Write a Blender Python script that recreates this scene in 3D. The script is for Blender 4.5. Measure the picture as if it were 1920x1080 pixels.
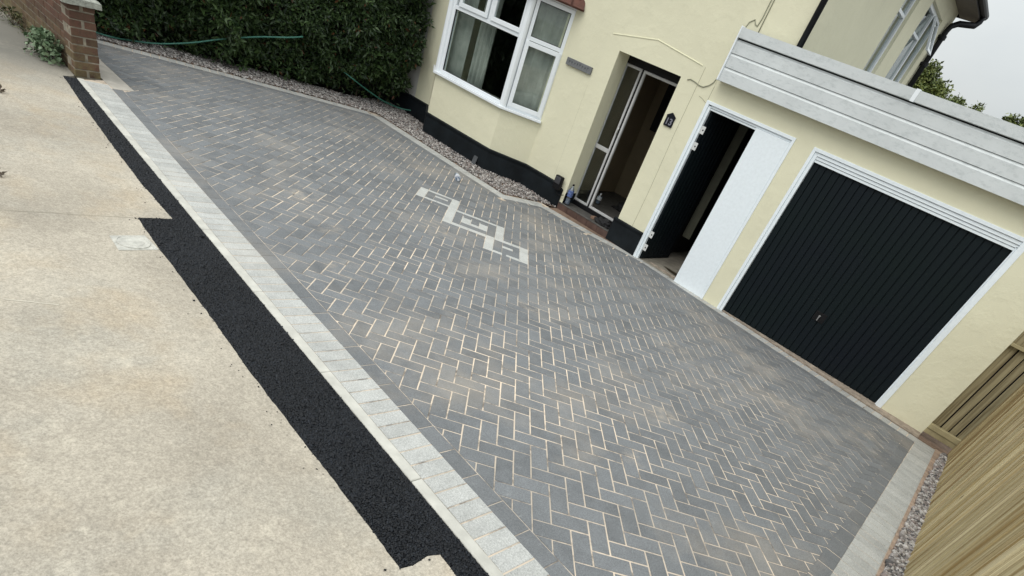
import bpy, bmesh, math, random
import numpy as np
from mathutils import Vector, Matrix, noise as mnoise
random.seed(7); rng = np.random.default_rng(7)
for o in list(bpy.data.objects): bpy.data.objects.remove(o)
scene = bpy.context.scene
COL = scene.collection
# ------------------------------------------------------------------ camera
CAM = Vector((1.8773, -7.4154, 2.2297))
cd = bpy.data.cameras.new('camera'); cam = bpy.data.objects.new('camera', cd); COL.objects.link(cam)
R_ = ((0.69120933, 0.64853255, 0.31880276), (0.59710455, -0.26404865, -0.75745921), (-0.40705751, 0.71392146, -0.56975463))
M = Matrix(((R_[0][0], -R_[1][0], -R_[2][0]), (R_[0][1], -R_[1][1], -R_[2][1]), (R_[0][2], -R_[1][2], -R_[2][2])))
cam.matrix_world = Matrix.Translation(CAM) @ M.to_4x4()
cd.sensor_fit = 'HORIZONTAL'; cd.sensor_width = 36.0; cd.lens = 1028.61/1920*36; cd.shift_y = 240/1920
cd.clip_start = 0.05; cd.clip_end = 2000
scene.camera = cam
# ------------------------------------------------------------------ world, sun, exposure
SUN_EL, SUN_AZ = math.radians(55), math.radians(190)     # azimuth measured clockwise from +Y
w = bpy.data.worlds.new('World'); scene.world = w; w.use_nodes = True
nt = w.node_tree; nt.nodes.clear(); N = nt.nodes.new; L = nt.links.new
out = N('ShaderNodeOutputWorld'); bg = N('ShaderNodeBackground'); sky = N('ShaderNodeTexSky')
sky.sky_type = 'NISHITA'; sky.sun_disc = False; sky.sun_elevation = SUN_EL; sky.sun_rotation = SUN_AZ; sky.air_density = 1.0; sky.dust_density = 3.0
sc_ = N('ShaderNodeVectorMath'); sc_.operation = 'SCALE'; sc_.inputs['Scale'].default_value = 0.10; L(sky.outputs[0], sc_.inputs[0])
tc = N('ShaderNodeTexCoord'); mp = N('ShaderNodeMapping'); mp.inputs['Scale'].default_value = (1, 1, 2.6); L(tc.outputs['Generated'], mp.inputs[0])
nz = N('ShaderNodeTexNoise'); nz.inputs['Scale'].default_value = 2.2; nz.inputs['Detail'].default_value = 5; nz.inputs['Roughness'].default_value = 0.5; L(mp.outputs[0], nz.inputs[0])
cr = N('ShaderNodeValToRGB'); cr.color_ramp.elements[0].position = 0.36; cr.color_ramp.elements[0].color = (0.70, 0.74, 0.75, 1)
cr.color_ramp.elements[1].position = 0.62; cr.color_ramp.elements[1].color = (0.82, 0.85, 0.835, 1); L(nz.outputs[0], cr.inputs[0])
mx = N('ShaderNodeMix'); mx.data_type = 'RGBA'; mx.inputs[0].default_value = 0.88; L(sc_.outputs[0], mx.inputs[6]); L(cr.outputs[0], mx.inputs[7])
sx_ = N('ShaderNodeSeparateXYZ'); L(tc.outputs['Generated'], sx_.inputs[0])      # overcast sky: (1 + 2 sin(elevation)), brighter towards the zenith
ab = N('ShaderNodeMath'); ab.operation = 'MAXIMUM'; ab.inputs[1].default_value = 0.0; L(sx_.outputs[2], ab.inputs[0])
ov = N('ShaderNodeMath'); ov.operation = 'MULTIPLY_ADD'; ov.inputs[1].default_value = 2/1.45; ov.inputs[2].default_value = 1/1.45; L(ab.outputs[0], ov.inputs[0])
om = N('ShaderNodeVectorMath'); om.operation = 'SCALE'; L(mx.outputs[2], om.inputs[0]); L(ov.outputs[0], om.inputs['Scale'])
L(om.outputs[0], bg.inputs[0]); bg.inputs[1].default_value = 1.0; L(bg.outputs[0], out.inputs[0])
sd = bpy.data.lights.new('sun', 'SUN'); sd.energy = 0.9; sd.angle = math.radians(38); sd.color = (1.0, 0.97, 0.92)
sun = bpy.data.objects.new('sun', sd); COL.objects.link(sun)
sdir = Vector((math.sin(SUN_AZ)*math.cos(SUN_EL), math.cos(SUN_AZ)*math.cos(SUN_EL), math.sin(SUN_EL)))
sun.rotation_euler = sdir.to_track_quat('Z', 'Y').to_euler(); sun.location = (0, -10, 12)
vs = scene.view_settings; vs.view_transform = 'Standard'; vs.look = 'None'; vs.gamma = 1.0; vs.exposure = 0.22; vs.use_curve_mapping = False

# ------------------------------------------------------------------ helpers
def gz(x, y):
    x = min(max(x, -12.0), 4.5); y = min(max(y, -9.5), 1.0)
    return 0.0112530 - 0.00949017*x - 0.0597635*y - 0.00574645*x*y
ORI = {}
class MB:
    def __init__(s): s.v = []; s.f = []
    def add(s, vs_, fs):
        n = len(s.v); s.v += [tuple(p) for p in vs_]; s.f += [tuple(i+n for i in f) for f in fs]; return s
    def box(s, x0, x1, y0, y1, z0, z1):
        return s.add([(x0,y0,z0),(x1,y0,z0),(x1,y1,z0),(x0,y1,z0),(x0,y0,z1),(x1,y0,z1),(x1,y1,z1),(x0,y1,z1)],
                     [(0,3,2,1),(4,5,6,7),(0,1,5,4),(1,2,6,5),(2,3,7,6),(3,0,4,7)])
    def tbox(s, T, a0, a1, b0, b1, c0, c1):
        m = MB().box(a0, a1, b0, b1, c0, c1); return s.add([T(*p) for p in m.v], m.f)
    def obox(s, c, ax, ay, az):
        c = Vector(c); vs_ = [c+ax*i+ay*j+az*k for k in (-1,1) for (i,j) in ((-1,-1),(1,-1),(1,1),(-1,1))]
        return s.add(vs_, [(0,3,2,1),(4,5,6,7),(0,1,5,4),(1,2,6,5),(2,3,7,6),(3,0,4,7)])
    def quad(s, a, b, c, d): return s.add([a,b,c,d], [(0,1,2,3)])
    def tube(s, pts, r, n=8, cap=True):
        pts = [Vector(p) for p in pts]; rs = r if isinstance(r, (list, tuple)) else [r]*len(pts); rings = []
        up = None
        for i, p in enumerate(pts):
            d = (pts[min(i+1, len(pts)-1)]-pts[max(i-1, 0)]).normalized()
            if up is None: up = d.orthogonal().normalized()
            a = (up - d*up.dot(d)).normalized(); up = a; b = d.cross(a)
            rings.append([p+(a*math.cos(2*math.pi*k/n)+b*math.sin(2*math.pi*k/n))*rs[i] for k in range(n)])
        vs_ = [q for rg in rings for q in rg]; fs = []
        for i in range(len(pts)-1):
            for k in range(n): fs.append((i*n+k, i*n+(k+1)%n, (i+1)*n+(k+1)%n, (i+1)*n+k))
        if cap: fs += [tuple(range(n-1, -1, -1)), tuple((len(pts)-1)*n+k for k in range(n))]
        return s.add(vs_, fs)
    def lathe(s, prof, c, n=16, axis=Vector((0,0,1)), xa=None):
        axis = axis.normalized(); a = axis.orthogonal().normalized(); b = axis.cross(a); c = Vector(c); vs_ = []; fs = []
        for (r, z) in prof:
            for k in range(n): vs_.append(c+axis*z+(a*math.cos(2*math.pi*k/n)+b*math.sin(2*math.pi*k/n))*r)
        for i in range(len(prof)-1):
            for k in range(n): fs.append((i*n+k, i*n+(k+1)%n, (i+1)*n+(k+1)%n, (i+1)*n+k))
        fs += [tuple(range(n-1, -1, -1)), tuple((len(prof)-1)*n+k for k in range(n))]
        return s.add(vs_, fs)
    def prism(s, poly, z0, z1):
        n = len(poly)
        return s.add([(x,y,z0) for x,y in poly]+[(x,y,z1) for x,y in poly],
                     [tuple(range(n-1,-1,-1)), tuple(range(n,2*n))]+[(i,(i+1)%n,n+(i+1)%n,n+i) for i in range(n)])
def tag(o, label=None, cat=None, group=None, kind=None):
    if label: o['label'] = label
    if cat: o['category'] = cat
    if group: o['group'] = group
    if kind: o['kind'] = kind
    return o
def link(name, me, parent=None, loc=None):
    o = bpy.data.objects.new(name, me); COL.objects.link(o)
    if parent is not None:
        o.parent = parent; w0 = ORI[parent.name]
        if loc is not None: o.location = Vector(loc)-w0; ORI[o.name] = Vector(loc)
        else: ORI[o.name] = w0.copy()
    else:
        loc = Vector(loc) if loc is not None else Vector((0,0,0)); o.location = loc; ORI[o.name] = loc
    return o
def build(name, mb, mat, parent=None, loc=None, smooth=False, bevel=0.0, seg=1):
    me = bpy.data.meshes.new(name)
    org = Vector(loc) if loc is not None else (ORI[parent.name] if parent is not None else Vector((0,0,0)))
    me.from_pydata([tuple(Vector(p)-org) for p in mb.v], [], mb.f); me.validate()
    bm = bmesh.new(); bm.from_mesh(me); bmesh.ops.recalc_face_normals(bm, faces=bm.faces); bm.to_mesh(me); bm.free()
    me.materials.append(mat)
    if smooth:
        for p in me.polygons: p.use_smooth = True
    o = link(name, me, parent, loc)
    if bevel:
        b = o.modifiers.new('bevel', 'BEVEL'); b.width = bevel; b.segments = seg; b.limit_method = 'ANGLE'; b.angle_limit = math.radians(40)
    return o
def empty(name, loc, label, cat, group=None, kind=None):
    o = bpy.data.objects.new(name, None); COL.objects.link(o); o.location = loc; ORI[o.name] = Vector(loc); o.empty_display_size = 0.1
    return tag(o, label, cat, group, kind)
def arrays(name, V, F, mat, parent=None, smooth=False, loc=None):
    """V (n,3) F (m,k) numpy -> one mesh"""
    org = np.array(loc if loc is not None else (ORI[parent.name] if parent is not None else (0,0,0)))
    me = bpy.data.meshes.new(name); k = F.shape[1]
    me.vertices.add(len(V)); me.vertices.foreach_set('co', (V-org).astype(np.float32).ravel())
    me.loops.add(F.size); me.loops.foreach_set('vertex_index', F.astype(np.int32).ravel())
    me.polygons.add(len(F)); me.polygons.foreach_set('loop_start', np.arange(0, F.size, k, dtype=np.int32))
    me.update(calc_edges=True); me.materials.append(mat)
    if smooth: me.polygons.foreach_set('use_smooth', np.ones(len(F), bool))
    return link(name, me, parent, loc)
def holes_wall(mb, u0, u1, z0, z1, holes, T, d0, d1):
    """wall slab in (u,z) with rectangular holes, between depths d0 and d1; T(u,d,z)->xyz"""
    us = sorted({u0,u1}|{h[0] for h in holes}|{h[1] for h in holes}); zs = sorted({z0,z1}|{h[2] for h in holes}|{h[3] for h in holes})
    us = [u for u in us if u0 <= u <= u1]; zs = [z for z in zs if z0 <= z <= z1]
    def solid(i, j):
        if i < 0 or j < 0 or i >= len(us)-1 or j >= len(zs)-1: return False
        cu, cz = (us[i]+us[i+1])/2, (zs[j]+zs[j+1])/2
        return not any(h[0] < cu < h[1] and h[2] < cz < h[3] for h in holes)
    for i in range(len(us)-1):
        for j in range(len(zs)-1):
            if not solid(i, j): continue
            a, b, c, d = us[i], us[i+1], zs[j], zs[j+1]
            mb.quad(T(a,d0,c), T(b,d0,c), T(b,d0,d), T(a,d0,d)); mb.quad(T(a,d1,c), T(a,d1,d), T(b,d1,d), T(b,d1,c))
            if not solid(i-1,j): mb.quad(T(a,d0,c), T(a,d0,d), T(a,d1,d), T(a,d1,c))
            if not solid(i+1,j): mb.quad(T(b,d0,c), T(b,d1,c), T(b,d1,d), T(b,d0,d))
            if not solid(i,j-1): mb.quad(T(a,d0,c), T(a,d1,c), T(b,d1,c), T(b,d0,c))
            if not solid(i,j+1): mb.quad(T(a,d0,d), T(b,d0,d), T(b,d1,d), T(a,d1,d))
def sheet(name, poly, dz, mat, cell=0.5, parent=None, kind='structure', depth=0.0, zf=gz, jit=0.0):
    bm = bmesh.new(); vs_ = [bm.verts.new((x, y, 0)) for x, y in poly]; bm.faces.new(vs_); bm.normal_update()
    bmesh.ops.triangulate(bm, faces=bm.faces[:])
    xs = [p[0] for p in poly]; ys = [p[1] for p in poly]
    k = math.floor(min(xs)/cell)+1
    while k*cell < max(xs):
        bmesh.ops.bisect_plane(bm, geom=bm.verts[:]+bm.edges[:]+bm.faces[:], plane_co=(k*cell,0,0), plane_no=(1,0,0)); k += 1
    k = math.floor(min(ys)/cell)+1
    while k*cell < max(ys):
        bmesh.ops.bisect_plane(bm, geom=bm.verts[:]+bm.edges[:]+bm.faces[:], plane_co=(0,k*cell,0), plane_no=(0,1,0)); k += 1
    bmesh.ops.triangulate(bm, faces=bm.faces[:])
    if depth:
        ed = [e for e in bm.edges if e.is_boundary]
        r = bmesh.ops.extrude_edge_only(bm, edges=ed)
        low = {v for v in r['geom'] if isinstance(v, bmesh.types.BMVert)}
    else: low = set()
    for v in bm.verts:
        j = jit*mnoise.noise(Vector((v.co.x*9, v.co.y*9, 3.3))) if jit else 0
        v.co.z = zf(v.co.x, v.co.y)+dz+j-(depth if v in low else 0)
    bmesh.ops.recalc_face_normals(bm, faces=bm.faces)
    up = sum(f.normal.z*f.calc_area() for f in bm.faces)
    if up < 0: bmesh.ops.reverse_faces(bm, faces=bm.faces)
    me = bpy.data.meshes.new(name); bm.to_mesh(me); bm.free(); me.materials.append(mat)
    o = link(name, me, parent)
    if kind and parent is None: o['kind'] = kind
    return o

# ------------------------------------------------------------------ materials
class NT:
    def __init__(s, name):
        s.m = bpy.data.materials.new(name); s.m.use_nodes = True; s.t = s.m.node_tree; s.b = s.t.nodes['Principled BSDF']
        s.pos = s.n('ShaderNodeNewGeometry').outputs['Position']
    def n(s, t, **k):
        nd = s.t.nodes.new(t)
        for a, v in k.items(): setattr(nd, a, v)
        return nd
    def l(s, a, b): s.t.links.new(a, b)
    def noise(s, scale, detail=3, rough=0.55, vec=None, stretch=None, off=None):
        v = vec or s.pos
        if stretch or off:
            m = s.n('ShaderNodeMapping'); s.l(v, m.inputs[0])
            if stretch: m.inputs['Scale'].default_value = stretch
            if off: m.inputs['Location'].default_value = off
            v = m.outputs[0]
        nd = s.n('ShaderNodeTexNoise'); nd.inputs['Scale'].default_value = scale; nd.inputs['Detail'].default_value = detail; nd.inputs['Roughness'].default_value = rough
        s.l(v, nd.inputs['Vector']); return nd.outputs[0]
    def ramp(s, f, a, b, ca=(0,0,0,1), cb=(1,1,1,1)):
        r = s.n('ShaderNodeValToRGB'); e = r.color_ramp.elements; e[0].position = a; e[1].position = b; e[0].color = ca; e[1].color = cb
        s.l(f, r.inputs[0]); return r.outputs[0]
    def mix(s, f, a, b, mode='MIX'):
        m = s.n('ShaderNodeMix'); m.data_type = 'RGBA'; m.blend_type = mode
        for i, x in ((0, f), (6, a), (7, b)):
            if isinstance(x, (int, float)): m.inputs[i].default_value = x
            elif isinstance(x, tuple): m.inputs[i].default_value = (*x, 1) if len(x) == 3 else x
            else: s.l(x, m.inputs[i])
        return m.outputs[2]
    def math(s, op, a, b=0.0, c=0.0):
        m = s.n('ShaderNodeMath', operation=op)
        for i, x in enumerate((a, b, c)):
            if isinstance(x, (int, float)): m.inputs[i].default_value = x
            else: s.l(x, m.inputs[i])
        return m.outputs[0]
    def bump(s, h, strength, dist=0.01, prev=None):
        b = s.n('ShaderNodeBump'); b.inputs['Strength'].default_value = strength; b.inputs['Distance'].default_value = dist
        s.l(h, b.inputs['Height'])
        if prev is not None: s.l(prev, b.inputs['Normal'])
        return b.outputs[0]
    def rand(s):
        a = s.n('ShaderNodeObjectInfo').outputs['Random']; b = s.n('ShaderNodeNewGeometry').outputs['Random Per Island']
        return s.math('FRACT', s.math('ADD', s.math('MULTIPLY', a, 7.31), s.math('MULTIPLY', b, 5.77)))
    def fin(s, col=None, rough=0.8, normal=None, metal=0.0, spec=0.5):
        if col is not None:
            if isinstance(col, tuple): s.b.inputs['Base Color'].default_value = (*col, 1)
            else: s.l(col, s.b.inputs['Base Color'])
        if isinstance(rough, (int, float)): s.b.inputs['Roughness'].default_value = rough
        else: s.l(rough, s.b.inputs['Roughness'])
        s.b.inputs['Metallic'].default_value = metal; s.b.inputs['Specular IOR Level'].default_value = spec
        if normal is not None: s.l(normal, s.b.inputs['Normal'])
        return s.m
def simple(name, c, rough=0.6, var=0.12, scale=12, bump=0.0, bscale=120, metal=0.0, spec=0.5, dist=0.004):
    t = NT(name); n1 = t.noise(scale, 4); d = tuple(x*(1-var) for x in c); e = tuple(min(1, x*(1+var)) for x in c)
    col = t.mix(t.ramp(n1, 0.3, 0.7), d, e)
    nm = t.bump(t.noise(bscale, 3), bump, dist) if bump else None
    return t.fin(col, rough, nm, metal, spec)

# stains of bedding sand on the paving, (x, y, radius)
STAINS = [(0.94,-3.68,.22),(2.01,-2.57,.17),(-5.02,-2.52,.35),(-0.62,-3.52,.16),(1.15,-4.5,.12),(-2.17,-3.31,.25),(-4.77,-1.78,.35),(-3.0,-1.7,.25),(-2.9,-4.45,.3),(0.34,-2.3,.3),(-2.2,-4.66,.22),(2.2,-1.34,.35),(-1.4,-4.95,.2),(-3.9,-2.6,.3),(0.9,-1.2,.35),(1.5,-1.9,.25),(-1.3,-2.2,.2)]
def sandmask(t):
    tot = None
    wob = t.noise(7, 4, 0.6)
    for (x, y, r) in STAINS:
        d = t.n('ShaderNodeVectorMath', operation='DISTANCE'); t.l(t.pos, d.inputs[0]); d.inputs[1].default_value = (x, y, gz(x, y))
        v = t.math('SUBTRACT', 1.0, t.math('DIVIDE', d.outputs['Value'], r)); v = t.math('MAXIMUM', v, 0.0)
        tot = v if tot is None else t.math('ADD', tot, v)
    brk = t.ramp(t.noise(16, 6, 0.7, off=(2,4,4)), 0.42, 0.68)
    tot = t.math('MULTIPLY', t.math('POWER', t.math('MINIMUM', tot, 1.0), 0.8), t.math('MULTIPLY', t.ramp(wob, 0.42, 0.62), t.math('ADD', t.math('MULTIPLY', brk, 0.75), 0.12)))
    return t.math('MINIMUM', tot, 0.55)
def paving(name, base, lo, hi, sandcol=(0.48,0.41,0.32), GR_=0.2):
    t = NT(name); r = t.rand()
    a = tuple(x*lo for x in base); b = tuple(x*hi for x in base)
    col = t.mix(r, a, b)
    mot = t.noise(9, 5, 0.6); col = t.mix(t.math('MULTIPLY', t.ramp(mot, 0.35, 0.7), 0.38), col, tuple(min(1, x*1.45) for x in base))
    fine = t.noise(420, 2, 0.6); col = t.mix(GR_, col, t.ramp(fine, 0.38, 0.62), 'OVERLAY'); g2_ = t.noise(130, 4, 0.8, off=(5,5,5)); col = t.mix(GR_, col, t.ramp(g2_, 0.38, 0.62), 'OVERLAY')
    scuff = t.ramp(t.noise(28, 6, 0.75, stretch=(1.0, 0.35, 1)), 0.62, 0.74); col = t.mix(t.math('MULTIPLY', scuff, 0.30), col, (0.45,0.46,0.45))
    dust = t.math('MULTIPLY', t.ramp(t.noise(1.3, 5, 0.62, off=(3,8,1)), 0.50, 0.74), 0.30)
    col = t.mix(dust, col, sandcol)
    col = t.mix(sandmask(t), col, sandcol)
    nm = t.bump(t.noise(260, 3, 0.7), 0.35, 0.003, t.bump(t.noise(30, 3), 0.25, 0.006))
    return t.fin(col, 0.78, nm, spec=0.45)
M_PAV = paving('dark_paver', (0.152,0.160,0.166), 0.80, 1.14)
M_BORD = paving('dark_border', (0.142,0.149,0.154), 0.85, 1.1)
M_LIGHT = paving('light_granite_block', (0.385,0.388,0.370), 0.86, 1.10, (0.58,0.55,0.49), GR_=0.22)
M_EMB = paving('muted_pale_block', (0.44,0.445,0.425), 0.93, 1.05, (0.56,0.52,0.46), GR_=0.18)
def _sand():
    t = NT('jointing_sand'); n1 = t.noise(1.1, 4, off=(5,1,0)); c = t.mix(t.ramp(n1, 0.38, 0.66), (0.46,0.40,0.33), (0.80,0.665,0.515))
    dk = t.ramp(t.noise(7.0, 5, 0.7, off=(1,9,2)), 0.34, 0.50); c = t.mix(dk, (0.17,0.15,0.13), c)
    return t.fin(c, 0.95, t.bump(t.noise(300, 3), 0.5, 0.003), spec=0.2)
M_SAND = _sand()
def _concrete():
    t = NT('worn_concrete'); big = t.noise(0.75, 5, 0.6); c = t.mix(t.ramp(big, 0.35, 0.66), (0.325,0.290,0.235), (0.485,0.438,0.358))
    g = t.ramp(t.noise(1.7, 5, 0.6, off=(4,2,0)), 0.50, 0.68); c = t.mix(t.math('MULTIPLY', g, 0.55), c, (0.365,0.345,0.295))
    o_ = t.ramp(t.noise(1.9, 4, 0.6, off=(9,2,5)), 0.50, 0.70); c = t.mix(t.math('MULTIPLY', o_, 0.42), c, (0.40,0.31,0.20))
    pale = t.ramp(t.noise(6, 6, 0.7, off=(2,7,5)), 0.55, 0.75); c = t.mix(t.math('MULTIPLY', pale, 0.35), c, (0.62,0.57,0.46))
    sp = t.ramp(t.noise(95, 6, 0.85), 0.38, 0.62); c = t.mix(0.24, c, sp, 'OVERLAY'); sp2 = t.ramp(t.noise(34, 5, 0.8, off=(6,6,6)), 0.36, 0.64); c = t.mix(0.14, c, sp2, 'OVERLAY')
    v = t.n('ShaderNodeTexVoronoi'); v.inputs['Scale'].default_value = 75; t.l(t.pos, v.inputs['Vector'])
    dots = t.ramp(v.outputs['Distance'], 0.06, 0.17, (1,1,1,1), (0,0,0,1))
    rnd = t.ramp(t.n('ShaderNodeSeparateColor').outputs[0] if False else t.noise(33, 2, off=(1,1,1)), 0.56, 0.62)
    c = t.mix(t.math('MULTIPLY', t.math('MULTIPLY', dots, rnd), 0.7), c, (0.16,0.14,0.11))
    # concrete turns dark grey in patches towards the far left end
    s_ = t.n('ShaderNodeSeparateXYZ'); t.l(t.pos, s_.inputs[0])
    far = t.math('MULTIPLY', t.math('ADD', t.math('MULTIPLY', s_.outputs[0], -1.0), -4.9), 0.75)
    far = t.math('MULTIPLY', t.math('MINIMUM', t.math('MAXIMUM', far, 0.0), 1.0), t.ramp(t.noise(1.8, 5, 0.65), 0.10, 0.42))
    c = t.mix(t.math('MULTIPLY', far, 0.88), c, (0.15,0.145,0.125))
    nm = t.bump(t.noise(230, 4, 0.75), 0.35, 0.0025, t.bump(t.noise(12, 3), 0.15, 0.008))
    return t.fin(c, 0.9, nm, spec=0.3)
M_CONC = _concrete()
def _tarmac():
    t = NT('fresh_tarmac'); v = t.n('ShaderNodeTexVoronoi'); v.inputs['Scale'].default_value = 120; t.l(t.pos, v.inputs['Vector'])
    c = t.mix(t.n('ShaderNodeNewGeometry').outputs['Random Per Island'], (0.0008,0.0011,0.0017), (0.028,0.035,0.046)); c = t.mix(t.ramp(v.outputs['Distance'], 0.1, 0.6), c, (0.004,0.005,0.007))
    c = t.mix(t.ramp(t.noise(2.0, 3), 0.4, 0.7), c, (0.001,0.0015,0.0025), 'ADD')
    inv = t.math('SUBTRACT', 1.0, v.outputs['Distance'])
    nm = t.bump(inv, 0.8, 0.006)
    return t.fin(c, 0.50, nm, spec=0.35)
M_TAR = _tarmac()
M_KERB = simple('kerb_concrete', (0.50,0.49,0.44), 0.85, 0.16, 9, 0.4, 300)
def _render(name, c, dirt=0.18):
    t = NT(name); n1 = t.noise(1.3, 5, 0.6); col = t.mix(t.ramp(n1, 0.3, 0.7), tuple(x*0.93 for x in c), c)
    col = t.mix(t.math('MULTIPLY', t.ramp(t.noise(4.0, 5, 0.7, stretch=(1,1,0.4), off=(3,0,1)), 0.55, 0.75), dirt), col, tuple(x*0.72 for x in c))
    fine = t.noise(190, 3, 0.6); col = t.mix(0.10, col, t.ramp(fine, 0.3, 0.7), 'OVERLAY')
    h2 = t.ramp(t.noise(5.5, 4, 0.6, off=(0,0,7)), 0.45, 0.72)
    nm = t.bump(t.noise(170, 4, 0.65), 0.35, 0.004, t.bump(h2, 0.20, 0.016))
    return t.fin(col, 0.85, nm, spec=0.25)
M_CREAM = _render('cream_masonry_paint', (0.755,0.728,0.545))
M_GREYW = _render('pale_grey_render', (0.60,0.59,0.56), 0.3)
M_BLACKP = simple('black_masonry_paint', (0.0075,0.0105,0.013), 0.7, 0.35, 5, 0.35, 60, dist=0.006, spec=0.2)
M_UPVC = simple('white_upvc', (0.83,0.87,0.90), 0.32, 0.03, 3)
M_WHITEP = simple('white_gloss_paint', (0.80,0.86,0.90), 0.5, 0.04, 30, 0.15, 200)
M_GREYF = simple('grey_metal_frame', (0.52,0.52,0.52), 0.35, 0.1, 10)
def _fascia():
    t = NT('weathered_white_cladding'); c = t.mix(t.ramp(t.noise(1.6, 5, 0.6), 0.3, 0.7), (0.57,0.60,0.605), (0.68,0.715,0.72))
    d = t.ramp(t.noise(16, 6, 0.78, stretch=(0.6,1,1.4)), 0.50, 0.74); c = t.mix(t.math('MULTIPLY', d, 0.6), c, (0.34,0.38,0.38))
    return t.fin(c, 0.5, t.bump(t.noise(90, 3), 0.15, 0.003), spec=0.35)
M_FASC = _fascia()
M_DARKGAP = simple('dark_gap', (0.006,0.006,0.006), 0.9, 0.1, 5)
def _ribs():
    t = NT('anthracite_painted_steel'); c = t.mix(t.ramp(t.noise(1.1, 3), 0.3, 0.7), (0.0055,0.0108,0.0115), (0.0062,0.0092,0.0135))
    s_ = t.n('ShaderNodeSeparateXYZ'); t.l(t.pos, s_.inputs[0])
    low = t.math('MINIMUM', t.math('MAXIMUM', t.math('SUBTRACT', 1.0, t.math('MULTIPLY', s_.outputs[2], 2.2)), 0.0), 1.0)
    sp = t.math('MULTIPLY', t.ramp(t.noise(70, 5, 0.8), 0.66, 0.74), low); c = t.mix(t.math('MULTIPLY', sp, 0.7), c, (0.18,0.18,0.17))
    return t.fin(c, 0.55, t.bump(t.noise(500, 2), 0.08, 0.001), spec=0.14)
M_RIB = _ribs()
M_BLACK = simple('matt_black_plastic', (0.007,0.007,0.008), 0.5, 0.1, 8, spec=0.2)
M_GUT = simple('black_upvc_pipe', (0.009,0.010,0.012), 0.5, 0.1, 8, spec=0.25)
M_CHROME = simple('bright_metal', (0.75,0.75,0.73), 0.25, 0.05, 8, metal=1.0)
M_PLATE = simple('galvanised_plate', (0.62,0.63,0.62), 0.45, 0.1, 30)
def _brick():
    t = NT('old_red_brick'); r = t.rand(); c = t.mix(r, (0.070,0.040,0.032), (0.135,0.066,0.050))
    c = t.mix(t.math('MULTIPLY', t.ramp(t.noise(22, 5, 0.7), 0.45, 0.7), 0.65), c, (0.065,0.045,0.035))
    s_ = t.n('ShaderNodeSeparateXYZ'); t.l(t.pos, s_.inputs[0])
    low = t.math('MINIMUM', t.math('MAXIMUM', t.math('MULTIPLY', t.math('SUBTRACT', 0.62, s_.outputs[2]), 2.6), 0.0), 1.0)
    mo = t.math('MULTIPLY', t.ramp(t.noise(9, 5, 0.7), 0.30, 0.60), t.math('ADD', t.math('MULTIPLY', low, 0.75), 0.15)); c = t.mix(mo, c, (0.17,0.145,0.075))
    pl = t.ramp(t.noise(60, 4, 0.8, off=(2,2,2)), 0.64, 0.72); c = t.mix(t.math('MULTIPLY', pl, 0.5), c, (0.42,0.36,0.30))
    return t.fin(c, 0.92, t.bump(t.noise(110, 4, 0.7), 0.7, 0.006), spec=0.2)
M_BRICK = _brick()
M_MORT = simple('lime_mortar', (0.22,0.195,0.15), 0.95, 0.35, 20, 0.8, 90)
M_STONE = simple('weathered_coping', (0.30,0.31,0.27), 0.95, 0.35, 22, 0.8, 60, dist=0.012)
def _wood():
    t = NT('treated_softwood'); r = t.rand()
    off = t.n('ShaderNodeCombineXYZ'); t.l(t.math('MULTIPLY', r, 37.0), off.inputs[0]); t.l(t.math('MULTIPLY', r, 19.0), off.inputs[2])
    va = t.n('ShaderNodeVectorMath', operation='ADD'); t.l(t.pos, va.inputs[0]); t.l(off.outputs[0], va.inputs[1])
    grain = t.noise(9, 4, 0.6, vec=va.outputs[0], stretch=(5.5, 5.5, 0.16))
    c = t.mix(t.ramp(grain, 0.40, 0.60), (0.43,0.335,0.185), (0.66,0.56,0.345))
    tone = t.n('ShaderNodeValToRGB'); tone.color_ramp.interpolation = 'CONSTANT'; el = tone.color_ramp.elements; el[0].position = 0; el[0].color = (0.60,0.52,0.40,1); el[1].position = 0.22; el[1].color = (1.0,1.0,1.0,1)
    for p_, q_ in ((0.45,(0.78,0.73,0.62,1)),(0.62,(1.15,1.16,1.15,1)),(0.80,(0.86,0.85,0.80,1))):
        x_ = el.new(p_); x_.color = q_
    t.l(r, tone.inputs[0]); c = t.mix(1.0, c, tone.outputs[0], 'MULTIPLY')
    g2 = t.noise(22, 3, 0.6, vec=va.outputs[0], stretch=(5,5,0.07)); c = t.mix(t.math('MULTIPLY', t.ramp(g2, 0.56, 0.63), 0.32), c, (0.21,0.145,0.07))
    g3 = t.noise(15, 3, 0.6, vec=va.outputs[0], stretch=(5,5,0.06), off=(3,3,3)); c = t.mix(t.math('MULTIPLY', t.ramp(g3, 0.60, 0.66), 0.5), c, (0.80,0.74,0.50))
    v = t.n('ShaderNodeTexVoronoi'); v.inputs['Scale'].default_value = 2.6; m = t.n('ShaderNodeMapping'); m.inputs['Scale'].default_value = (2.4,2.4,1.1); t.l(va.outputs[0], m.inputs[0]); t.l(m.outputs[0], v.inputs['Vector'])
    kn = t.ramp(v.outputs['Distance'], 0.035, 0.085, (1,1,1,1), (0,0,0,1)); c = t.mix(t.math('MULTIPLY', kn, 0.85), c, (0.075,0.045,0.02))
    return t.fin(c, 0.75, t.bump(g2, 0.5, 0.004, t.bump(grain, 0.35, 0.006)), spec=0.25)
M_WOOD = _wood()
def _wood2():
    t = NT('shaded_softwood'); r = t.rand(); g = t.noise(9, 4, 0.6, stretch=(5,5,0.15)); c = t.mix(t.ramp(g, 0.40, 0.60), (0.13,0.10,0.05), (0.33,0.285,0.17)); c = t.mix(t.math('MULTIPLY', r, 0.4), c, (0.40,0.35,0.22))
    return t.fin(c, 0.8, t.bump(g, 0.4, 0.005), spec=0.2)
M_WOOD2 = _wood2()
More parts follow.
